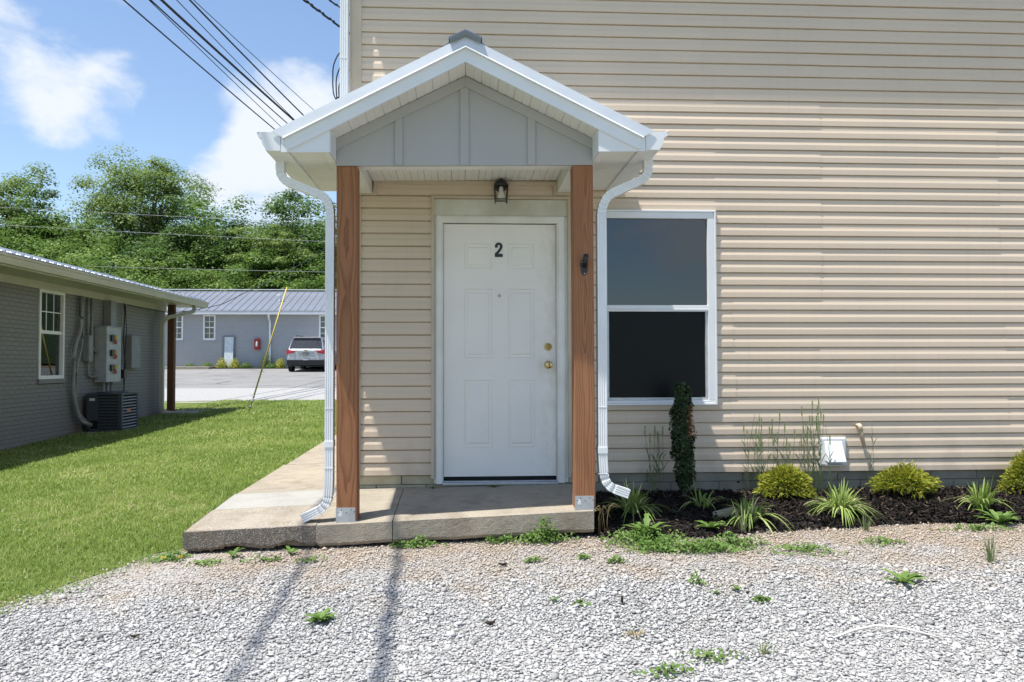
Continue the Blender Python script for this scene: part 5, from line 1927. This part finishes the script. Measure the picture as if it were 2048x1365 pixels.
sp = .0150
gx_, gy_ = np.meshgrid(np.arange(-4.4, 5.8, sp), np.arange(-4.1, -.55, sp))
x, y = gx_.ravel(), gy_.ravel()
x = x + rng.uniform(-.5, .5, len(x)) * sp * 1.2
y = y + rng.uniform(-.5, .5, len(y)) * sp * 1.2
dist = y + 6.608
half = dist * .66 + 1.25
keep = (np.abs(x + .25) < half) & ~in_bed(x, y - .02)
keep &= ~((x > -2.06) & (x < .6) & (y > -1.0))
le = lawn_edge(y) + .07 * wob(0, y, 4.)
keep &= (x > le - .40) & (rng.random(len(x)) < np.clip((x - le + .40) / .42, 0, 1) ** 1.4) & ((y < -1.0) | (x > .55))
keep &= rng.random(len(x)) < np.where(y > -1.9, .78, .96)
x, y = x[keep], y[keep]
n = len(x)
S = .0090 * rng.lognormal(0, .36, n)
S = np.where(y > -1.75, S * .8, S)
P = np.stack([x, y, gz(x, y) + S * .18 + rng.uniform(0, .004, n)], 1)
print('stones', n)
near = (P[:, 1] < -2.75) & (np.abs(P[:, 0] + .25) < (P[:, 1] + 6.608) * .64 + .1)
st = stones('gravel_stones', P[near], S[near], rng.random(near.sum()), M['stone'])
variants8 = [np.array([(1, 0, 0), (-1, 0, 0), (0, 1, 0), (0, -1, 0), (0, 0, 1), (0, 0, -1.)]) * rng.uniform(.6, 1.25, (6, 1)) + rng.normal(0, .15, (6, 3)) for _ in range(14)]
tri8 = np.array([(0, 2, 4), (2, 1, 4), (1, 3, 4), (3, 0, 4), (2, 0, 5), (1, 2, 5), (3, 1, 5), (0, 3, 5)])
ico_keep, tri_keep = variants, tri
variants, tri = variants8, tri8
st2 = stones('gravel_stones', P[~near], S[~near] * 1.12, rng.random((~near).sum()), M['stone'])
variants, tri = ico_keep, tri_keep

# ------------------------------------------------------------------ grass
def blades(x, y, z, L, W, lean=.5):
    n = len(x)
    a = rng.uniform(0, 6.283, n)
    dx, dy = np.cos(a), np.sin(a)
    px, py = -dy, dx
    ln = L * rng.uniform(.2, lean * 2, n)
    b = np.stack([x, y, z], 1)
    p = np.stack([px, py, np.zeros(n)], 1) * (W * .5)[:, None]
    mid = b + np.stack([dx * ln * .35, dy * ln * .35, L * .62], 1)
    tip = b + np.stack([dx * ln, dy * ln, L * rng.uniform(.75, 1.0, n)], 1)
    V = np.stack([b - p, b + p, mid + p * .8, mid - p * .8, tip], 1).reshape(-1, 3)
    o = (np.arange(n) * 5)[:, None]
    F = np.concatenate([o + np.array([[0, 1, 2]]), o + np.array([[0, 2, 3]]), o + np.array([[3, 2, 4]])], 0)
    return V, F


GVs, GFs, GRs, go_ = [], [], [], 0
for y0, y1, dens, L, W in ((-3.6, -1, 7600, .030, .0040), (-1, 1.5, 6000, .032, .005), (1.5, 5, 3000, .036, .0075), (5, 9.5, 1400, .042, .012), (9.5, 17.4, 640, .05, .019)):
    ya = (y0 + y1) / 2
    d0, d1 = y0 + 6.6, y1 + 6.6
    xl = max(-7.1, -.55 * d1 - 1.9)
    xr = -2.0 if y1 < 9.6 else 1.0
    n = int((y1 - y0) * (xr - xl) * dens)
    x = rng.uniform(xl, xr, n)
    y = rng.uniform(y0, y1, n)
    dd = y + 6.6
    le = lawn_edge(y) + .07 * wob(0, y, 4.)
    fringe = np.clip((le - x + .02) / (.42 if y1 < 0 else .02), 0, 1) ** 1.3
    patch = wob(x, y, 1.3, 2.)
    keep = ((x > -.57 * dd - .7) | ((x > -.57 * dd - 1.9) & (rng.random(n) < .6))) & (x < le + .03) & (rng.random(n) < fringe) & (x > -7.2) & ~((x > -7.08) & (x < -6.28) & (y > 8.28) & (y < 9.72))
    keep &= rng.random(n) < np.where(patch + .5 * wob(x, y, 5., 3.) > .55, .25, 1.)
    if y1 > 9.6:
        keep &= (x < -.12 * dd)
        keep &= y < 17.0 + .35 * wob(x, 0, 2.)
    x, y, patch = x[keep], y[keep], patch[keep]
    n = len(x)
    tall = 1 + .35 * np.clip(wob(x, y, 2.1, 5.), 0, 1)
    V, F = blades(x, y, gz(x, y) + .006, L * rng.uniform(.4, 1.3, n) * tall, W * rng.uniform(.7, 1.2, n), .95)
    r = np.clip(.36 + .46 * patch + .25 * wob(x, y, 6., 9.) + .6 * (rng.random(n) - .5) + np.where(rng.random(n) < .09, .5, 0), 0, 1)
    GVs.append(V), GFs.append(F + go_), GRs.append(np.repeat(r, 5))
    go_ += len(V)
gr = soup('grass', np.concatenate(GVs), np.concatenate(GFs), M['grass'], np.concatenate(GRs), kind='stuff')
print('grass blades', go_ // 5)

# broad little clover leaves and paler seed heads through the near lawn
n = 26000
x = rng.uniform(-6.5, -2.0, n)
y = rng.uniform(-3.4, 6.5, n)
le = lawn_edge(y) + .07 * wob(0, y, 4.)
cp = wob(x, y, 1.1, 7.) + .6 * wob(x, y, 4.3, 2.)
k = (x < le + .03) & (x > -.57 * (y + 6.6) - .8) & ((cp > .25) | (rng.random(n) < .12)) & (rng.random(n) < np.clip(1.2 - (y + 3.4) / 10., .2, 1))
x, y = x[k], y[k]
n = len(x)
V, F, r = leaf_quads(np.stack([x, y, gz(x, y) + rng.uniform(.012, .036, n)], 1), np.tile([0, -.15, 1.], (n, 1)), .017 * rng.uniform(.6, 1.4, n), .8, None, .5)
soup('clover', V, F, M['weed'], r, kind='stuff')

# low clover and chickweed in patches along the slab, the bed and the gravel's edge
CV, CF, CR, co = [], [], [], 0
for cx, cy, rx_, ry, n, h in ((.23, -1.10, .17, .07, 900, .10), (-.62, -1.10, .16, .04, 420, .05), (-.05, -1.08, .12, .04, 260, .045), (.88, -1.20, .26, .16, 1500, .08), (1.18, -1.40, .32, .10, 1300, .045),
                              (1.44, -1.30, .22, .09, 900, .05), (.98, -1.34, .2, .12, 700, .05), (1.85, -1.45, .22, .12, 420, .025), (2.45, -1.3, .16, .07, 260, .025), (.12, -1.55, .05, .025, 90, .025),
                              (.44, -1.52, .05, .03, 80, .025), (.62, -1.62, .06, .03, 110, .025), (1.25, -2.35, .06, .03, 110, .025), (-1.55, -1.3, .12, .03, 120, .03), (-1.25, -1.35, .1, .03, 90, .025), (-2.2, -1.15, .14, .10, 500, .03),
                              (3.3, -1.0, .25, .07, 320, .03), (.78, -3.05, .14, .06, 120, .025), (-1.9, -1.32, .12, .06, 160, .025), (.55, -3.2, .12, .05, 120, .03), (.30, -2.35, .04, .02, 50, .03), (1.0, -2.05, .05, .03, 70, .05)):
    n = int(n * .8)
    a, q = rng.uniform(0, 6.283, n), rng.random(n) ** .75 * rng.choice([.75, 1.0, 1.25], n)
    x = cx + rx_ * q * np.cos(a) * (1 + .25 * np.sin(3 * a + cx * 9))
    y = cy + ry * q * np.sin(a)
    y = np.where((x > -2.12) & (x < .59), np.minimum(y, -1.045), y)
    z = gz(x, y) + .012 + h * rng.random(n) ** 1.2 * np.clip(1.15 - q ** 2 * .8, .05, 1.2) * (1 + .5 * np.sin(x * 31 + y * 23))
    P = np.stack([x, y, z], 1)
    V, F, r = leaf_quads(P, np.tile([0, -.2, 1.], (n, 1)), .020 * rng.uniform(.6, 1.4, n), .7, np.clip(rng.random(n) * .8 + .25 * np.sin(x * 19) + .05, 0, 1), .75)
    CV.append(V), CF.append(F + co), CR.append(r)
    co += len(V)
cl_ = soup('ground_cover', np.concatenate(CV), np.concatenate(CF), M['weed'], np.concatenate(CR), kind='stuff')


# ------------------------------------------------------------------ plants, each a thing
def straps(n, L, W, arch, base_r, up_=.9, seed=0, segs=6):
    """n arching strap leaves from one crown"""
    g = np.random.default_rng(seed)
    V, F, Rr = [], [], []
    for i in range(n):
        a = g.uniform(0, 6.283)
        l, w = L * g.uniform(.55, 1.15), W * g.uniform(.7, 1.2)
        out = g.uniform(.15, 1.0) * arch
        dirx, diry = math.cos(a), math.sin(a)
        b = np.array([dirx * base_r * g.random(), diry * base_r * g.random(), 0])
        r = np.clip(g.random() ** 1.2, 0, 1)
        o = len(V)
        for s in range(segs + 1):
            t = s / segs
            h = l * (up_ * t - out * .95 * t * t)
            f = l * out * (t ** 1.15) * .85
            c = b + np.array([dirx * f, diry * f, h])
            ww = w * (1 - t) ** .55 * (.6 + .8 * t if t < .5 else 1.0) * .5 + .0006
            V += [c + np.array([-diry * ww, dirx * ww, .25 * ww]), c + np.array([diry * ww, -dirx * ww, .25 * ww])]
            Rr += [r, r]
            if s:
                F.append((o + 2 * s - 2, o + 2 * s - 1, o + 2 * s + 1, o + 2 * s))
    return np.array(V), np.array(F), np.array(Rr)


def place(t, name, VFR, m, loc, **k):
    V, F, Rr = VFR
    return soup(name, V + np.array(loc), F, M[m], Rr, t, **k)


LG = 'striped grassy clumps in the mulch bed'
for k, (x, y, n, L, arch, lab) in enumerate(((.93, -.64, 120, .31, 1.25, 'striped grassy clump beside the right downspout elbow'), (1.47, -.56, 30, .27, 1.1, 'smallest striped clump between the dark column shrub and the next clump'),
                                             (1.74, -.80, 110, .29, 1.35, 'striped grassy clump in front of the left golden shrub'), (2.47, -.66, 220, .30, 1.2, 'fullest striped grassy clump below the white dryer vent'),
                                             (3.58, -.60, 110, .28, 1.0, 'striped grassy clump near the right edge before the golden shrub'))):
    z = float(bed_z(x, y)) - .01
    t = thing('striped_grass_clump', lab, 'plant', (x, y, z), LG)
    place(t, 'leaves', straps(n, L, .017, arch, .06, 1.0, 40 + k), 'strap', (x, y, z))
    MB().lathe([(.03, 0), (.035, .02), (.02, .05), (0, .055)], (x, y, z), 'z', 8).build('crown', M['mulch'], t)

GG = 'golden thread-leaved shrubs along the wall'
for k, (x, y, rx_, rz_, lab) in enumerate(((2.21, -.28, .20, .205, 'golden shrub left of the dryer vent among tall weeds'), (3.17, -.27, .225, .20, 'golden shrub right of the drain pipe in the mulch'), (4.27, -.22, .235, .28, 'tallest golden shrub cut by the right edge'))):
    z = float(bed_z(x, y))
    t = thing('golden_shrub', lab, 'shrub', (x, y, z), GG)
    n = 4200
    d = unit(n)
    d[:, 2] = np.abs(d[:, 2]) * 1.35 - .62
    lob = 1 + (.10 + .07 * k) * np.sin(np.arctan2(d[:, 1], d[:, 0]) * (5 - k) + k * 1.9) + (.09 + .05 * (k == 1)) * np.sin(d[:, 2] * (9 - 2 * k) + k * 2)
    q = rng.random(n) ** .33 * lob
    P = np.array([x, y, z + rz_ * .60]) + d * q[:, None] * np.array([rx_, rx_ * .8, rz_ * .75])
    P[:, 2] = np.maximum(P[:, 2], z + .015)
    dr = d * .8 + np.array([0, 0, .45]) + unit(n) * .55
    dr /= np.linalg.norm(dr, axis=1, keepdims=True)
    sd = np.cross(dr, unit(n))
    sd /= np.linalg.norm(sd, axis=1, keepdims=True)
    Ls = rng.uniform(.018, .052, n)[:, None]
    tipd = dr * Ls + np.array([0, 0, -.25]) * Ls
    W_ = .0032
    V = np.stack([P - sd * W_, P + sd * W_, P + dr * Ls * .6 + sd * W_ * 1.2, P + tipd], 1).reshape(-1, 3)
    r = np.clip((q / lob) ** 4 * (.35 + .5 * rng.random(n)) + .12 * d[:, 2] + rng.normal(0, .12, n), 0, 1)
    soup('foliage', V, np.arange(n * 4).reshape(n, 4), M['goldl'], np.repeat(r, 4), t)
    mb = MB()
    for i in range(14):
        a = i * .449
        mb.tube([(x, y, z - .02), (x + .08 * math.cos(a), y + .07 * math.sin(a), z + .10), (x + rx_ * .75 * math.cos(a), y + rx_ * .6 * math.sin(a), z + rz_ * (.5 + .4 * (i % 3) / 2))], [.006, .004, .0015], 5)
    mb.build('stems', M['bark'], t)

# narrow dark evergreen column
x, y = 1.41, -.28
z = float(bed_z(x, y))
t = thing('column_shrub', 'narrow dark evergreen column shrub in front of the window', 'shrub', (x, y, z))
n = 5600
hh = rng.random(n)
prof_r = np.interp(hh, [0, .08, .2, .45, .62, .8, .93, 1], [.035, .062, .082, .088, .094, .072, .064, .03])
a = rng.uniform(0, 6.283, n)
lump = 1 + .16 * np.sin(a * 3 + hh * 17) + .10 * np.sin(a * 2 - hh * 31)
q = rng.random(n) ** .33 * lump
xo = .004 * np.sin(hh * 9) - .018 * hh
P = np.stack([x + xo + prof_r * q * np.cos(a), y + prof_r * q * np.sin(a), z + .06 + hh * .83], 1)
N = np.stack([np.cos(a), np.sin(a), np.full(n, .6)], 1)
dead = (np.cos(a) > .35) & (hh > .50) & (hh < .78) & (q > .6) & (np.sin(a) < .3)
V, F, r = leaf_quads(P[~dead], N[~dead], .028, .6, None, .95)
soup('foliage', V, F, M['box'], r, t)
V, F, r = leaf_quads(P[dead], N[dead], .020, .5, None, .6)
soup('dead_leaves', V, F, M['rust'], r, t, label='patch of dead orange leaves on its right side')
mb = MB()
for i in range(7):
    a = i * .9
    mb.tube([(x + .008 * math.cos(a), y + .008 * math.sin(a), z - .03), (x + .03 * math.cos(a), y + .03 * math.sin(a), z + .25), (x + .05 * math.cos(a + .4), y + .05 * math.sin(a + .4), z + .75)], [.007, .005, .002], 5)
mb.build('stems', M['bark'], t)


def wheat(x, y, z, n, H, spread, seed, heads=True):
    """tall grassy weed stems with leaf blades and bristly heads"""
    g = np.random.default_rng(seed)
    V, F, Rr = [], [], []

    def strip(pts, ws, r):
        o = len(V)
        for p, w, nx_ in zip(pts, ws, range(len(pts))):
            V.extend([(p[0] - w, p[1], p[2]), (p[0] + w, p[1] + w * .4, p[2])])
            Rr.extend([r, r])
            if nx_:
                k = o + 2 * nx_
                F.append((k - 2, k - 1, k + 1, k))
    for i in range(n):
        bx_, by_ = x + g.normal(0, spread), y + g.normal(0, spread * .35)
        h = H * g.uniform(.6, 1.05)
        lx, ly = g.normal(0, .05) * h, g.normal(0, .05) * h
        st = [(bx_ + lx * t_ ** 2, by_ + ly * t_ ** 2, z + h * t_) for t_ in np.linspace(0, 1, 6)]
        strip(st, [.0017] * 6, g.uniform(.1, .5))
        for b_ in range(3):
            t0 = g.uniform(.1, .75)
            s = (bx_ + lx * t0 ** 2, by_ + ly * t0 ** 2, z + h * t0)
            d = g.choice([-1, 1]) * g.uniform(.5, 1)
            L = g.uniform(.08, .18)
            pts = [(s[0] + d * L * .45 * q, s[1] - .1 * L * q, s[2] + L * (q * 1.0 - .55 * q * q)) for q in np.linspace(0, 1, 5)]
            strip(pts, [.0025, .0042, .0035, .002, .0004], g.uniform(.0, .6))
        if heads and g.random() < .7:
            top = st[-1]
            for b_ in range(16):
                zz_ = top[2] - .012 + .0048 * b_
                d = (-1) ** b_
                r = g.uniform(.45, 1)
                o = len(V)
                V.extend([(top[0], top[1], zz_), (top[0] + d * .006, top[1] - .002, zz_ + .004), (top[0] + d * .005, top[1], zz_ + .014), (top[0], top[1] + .001, zz_ + .010)])
                Rr.extend([r] * 4)
                F.append((o, o + 1, o + 2, o + 3))
    return np.array(V, float), np.array(F), np.array(Rr)


WG = 'tall wild wheat weeds against the siding'
for k, (x, y, n, H, s, lab) in enumerate(((2.06, -.10, 17, .62, .075, 'tall wheat weeds rising behind the left golden shrub'), (2.48, -.16, 24, .68, .075, 'densest tall wheat weeds just left of the dryer vent'), (1.20, -.12, 9, .50, .045, 'sparse wheat weeds between the right downspout and the column shrub'),
                                          (2.98, -.10, 2, .58, .03, 'single thin wheat stalk between the drain pipe and the golden shrub'), (2.27, -.06, 9, .5, .09, 'thin wheat weeds filling the gap between the two tall clumps'))):
    z = float(bed_z(x, y)) - .01
    t = thing('wheat_weed', lab, 'weed', (x, y, z), WG)
    place(t, 'stalks', wheat(x, y, z, n, H, s, 200 + k), 'wheat', (0, 0, 0))
    MB().lathe([(.012, 0), (.008, .02), (0, .03)], (x, y, z), 'z', 6).build('root_collar', M['bark'], t)


def rosette(n, L, W, seed, rise=.5):
    """broad lobed leaves from one root"""
    g = np.random.default_rng(seed)
    V, F, Rr = [], [], []
    for i in range(n):
        a = i * 2.4 + g.uniform(-.3, .3)
        l, w, up_ = L * g.uniform(.6, 1.1), W * g.uniform(.7, 1.1), rise * g.uniform(.4, 1.4)
        r = g.random()
        o = len(V)
        for s in range(8):
            t_ = s / 7
            f = l * t_ * .85
            h = l * (up_ * t_ - .55 * t_ * t_ * up_)
            ww = w * math.sin(math.pi * min(.98, .12 + .86 * t_)) ** .8 * (1.0 if s % 2 else .62) + .0005
            cx_, cy_ = math.cos(a) * f, math.sin(a) * f
            V += [(cx_ - math.sin(a) * ww, cy_ + math.cos(a) * ww, h + ww * .4), (cx_, cy_, h), (cx_ + math.sin(a) * ww, cy_ - math.cos(a) * ww, h + ww * .4)]
            Rr += [r, r * .7, r]
            if s:
                k = o + 3 * s
                F += [(k - 3, k - 2, k + 1, k), (k - 2, k - 1, k + 2, k + 1)]
    return np.array(V), np.array(F), np.array(Rr)


for k, (x, y, n, L, W, rise, lab) in enumerate(((1.40, -.98, 14, .16, .022, .8, 'leafy green weed at the bed edge below the smallest striped clump'), (.93, -1.10, 18, .20, .024, 1.1, 'tall leafy weed among clover by the slab corner'), (2.15, -2.10, 9, .17, .022, .55, 'broad leaved weed alone in the gravel at the right'),
                                               (-1.0, -2.47, 26, .105, .018, .7, 'round leafy weed in the gravel left of centre'), (.17, -2.28, 6, .06, .009, 1.0, 'tiny weed in the middle of the gravel'), (3.55, -.86, 20, .19, .026, .9, 'large leafy weed below the clump at the right edge'),
                                               (1.05, -2.22, 4, .05, .008, 1., 'small sprig in the gravel near the dark chip'), (-1.78, -1.16, 6, .10, .015, .9, 'small weed under the hollow slab edge'), (-1.42, -1.14, 6, .09, .014, .7, 'low weed beneath the slab left of the post'), (1.18, -2.18, 7, .05, .01, .9, 'little yellowish sprig above a bark chip'),
                                               (-.06, -.06, 10, .06, .011, .4, 'dark weed growing in the crack under the door'), (-.54, -.05, 5, .06, .011, .8, 'tiny weed at the left foot of the door frame'))):
    z = float(bed_z(x, y)) if in_bed(np.array([x]), np.array([y]))[0] else (slab_top(x, y) if y > -1.0 and x < .58 else float(gz(x, y)) + .008)
    t = thing('leafy_weed', lab, 'weed', (x, y, z), 'leafy weeds')
    place(t, 'leaves', rosette(n, L, W, 300 + k, rise), 'weed', (x, y, z))
    MB().lathe([(.006, -.01), (.007, .008), (0, .014)], (x, y, z), 'z', 6).build('root_collar', M['weed'], t)
for k, (x, y, n, L, lab) in enumerate(((2.89, -1.75, 30, .20, 'thin upright grass tuft in the gravel at the right'), (1.02, -3.02, 22, .07, 'small grass tuft low in the gravel right of centre'), (2.50, -.98, 26, .13, 'yellowing grass tuft at the bed edge below the fullest clump'), (1.62, -1.00, 14, .28, 'stray long grass blades at the bed edge'),
                                       (-2.75, -2.35, 30, .07, 'coarse grass tuft at the gravel edge on the left'))):
    z = float(gz(x, y)) + .008
    t = thing('grass_tuft', lab, 'grass tuft', (x, y, z), 'grass tufts in the gravel')
    place(t, 'blades', straps(n, L, .006, .55, .03, 1.0, 400 + k, 4), 'wheat' if k != 4 else 'grass', (x, y, z))
    MB().lathe([(.01, -.01), (.01, .006), (0, .012)], (x, y, z), 'z', 6).build('root_collar', M['earth'], t)
x, y = .50, -2.78
t = thing('dead_grass', 'pale dead grass wisp lying on the gravel', 'dead grass', (x, y, float(gz(x, y))))
place(t, 'blades', straps(40, .085, .0035, 1.0, .03, .55, 77, 4), 'straw', (x, y, float(gz(x, y)) + .012))
for lab, x, y in (('left yellow dandelion flower at the lawn edge', -2.18, -1.28), ('right yellow dandelion flower at the lawn edge', -2.02 - .06, -1.27)):
    z = float(gz(x, y))
    t = thing('dandelion', lab, 'flower', (x, y, z), 'dandelions')
    MB().tube([(x, y, z), (x + .004, y, z + .045)], .0018, 5).build('stem', M['weed'], t)
    P = np.array([x + .004, y, z + .048]) + unit(60) * np.array([.013, .013, .005])
    V, F, r = leaf_quads(P, np.tile([0, 0, 1.], (60, 1)), .010, .4)
    soup('petals', V, F, M['yflower'], r, t)

# bits on the gravel
def on(x, y, d=.016):
    return (x, y, float(gz(x, y)) + d)


ws = MB().tube([on(1.40, -2.87, .012), on(1.52, -2.83, .030), on(1.63, -2.80, .036), on(1.75, -2.81, .030), on(1.89, -2.90, .014)], [.005, .006, .006, .0055, .004], 7).build('white_stick', M['stick'], None, True)
tag(ws, 'long pale curved stick lying on the gravel at lower right', 'stick')
for lab, (x, y), s, r in (('crooked dark bark chip on the gravel below the slab centre', (-.17, -2.60), (.030, .009, .010), .3), ('dark stub standing on the gravel right of centre', (.52, -2.35), (.009, .009, .022), .1), ('brown chip half buried near the slab', (-.06, -1.62), (.032, .010, .009), .2),
                          ('dark chip beside the yellowish sprig', (1.22, -2.24), (.018, .009, .008), .5), ('black chip on the gravel at far left', (-1.83, -2.62), (.022, .008, .006), .4), ('dark chip lying right of the broad leaved weed', (2.32, -2.12), (.022, .009, .007), -.2)):
    mb = MB()
    c = Vector(on(x, y, s[2] + .008))
    ca, sa = math.cos(r), math.sin(r)
    vs = []
    for p in ico_v * rng.uniform(.8, 1.15, (12, 1)):
        u, v_ = p[0] * s[0], p[1] * s[1]
        vs.append((c.x + u * ca - v_ * sa, c.y + u * sa + v_ * ca, c.z + p[2] * s[2] + .25 * abs(u)))
    o = mb.add(vs, [tuple(f) for f in tri]).build('bark_chip', M['chip'])
    tag(o, lab, 'wood chip', 'loose bark chips')

fs = MB()
fx, fy = 1.57, -.74
fz = float(bed_z(fx, fy))
fs.hexa([(fx - .10, fy - .05, fz + .0), (fx + .11, fy - .03, fz + .0), (fx + .10, fy + .07, fz + .01), (fx - .07, fy + .06, fz + .01),
         (fx - .08, fy - .045, fz + .022), (fx + .105, fy - .02, fz + .058), (fx + .095, fy + .06, fz + .062), (fx - .06, fy + .05, fz + .03)])
tag(fs.build('flat_stone', M['found'], None, bevel=.006), 'flat grey stone tilted in the mulch between two striped clumps', 'stone')
ds_ = thing('dry_stalk', 'withered brown stalks beside the right end of the slab', 'dead plant', (.66, -1.0, -.27))
for k in range(7):
    a = k * 1.7
    bx_, by_ = .65 + .03 * math.cos(a), -1.0 + .03 * math.sin(a)
    MB().tube(fillet([(bx_, by_, -.28), (bx_ + .015 * math.sin(a), by_ - .01, -.15), (bx_ + .03 * math.cos(a * 2), by_ - .02, -.06 - .02 * (k % 3)), (bx_ + .09 * math.cos(a), by_ - .02, -.10 - .02 * k % .08)], .05, 4), .0018, 5).build('stalk', M['straw'], ds_, True)
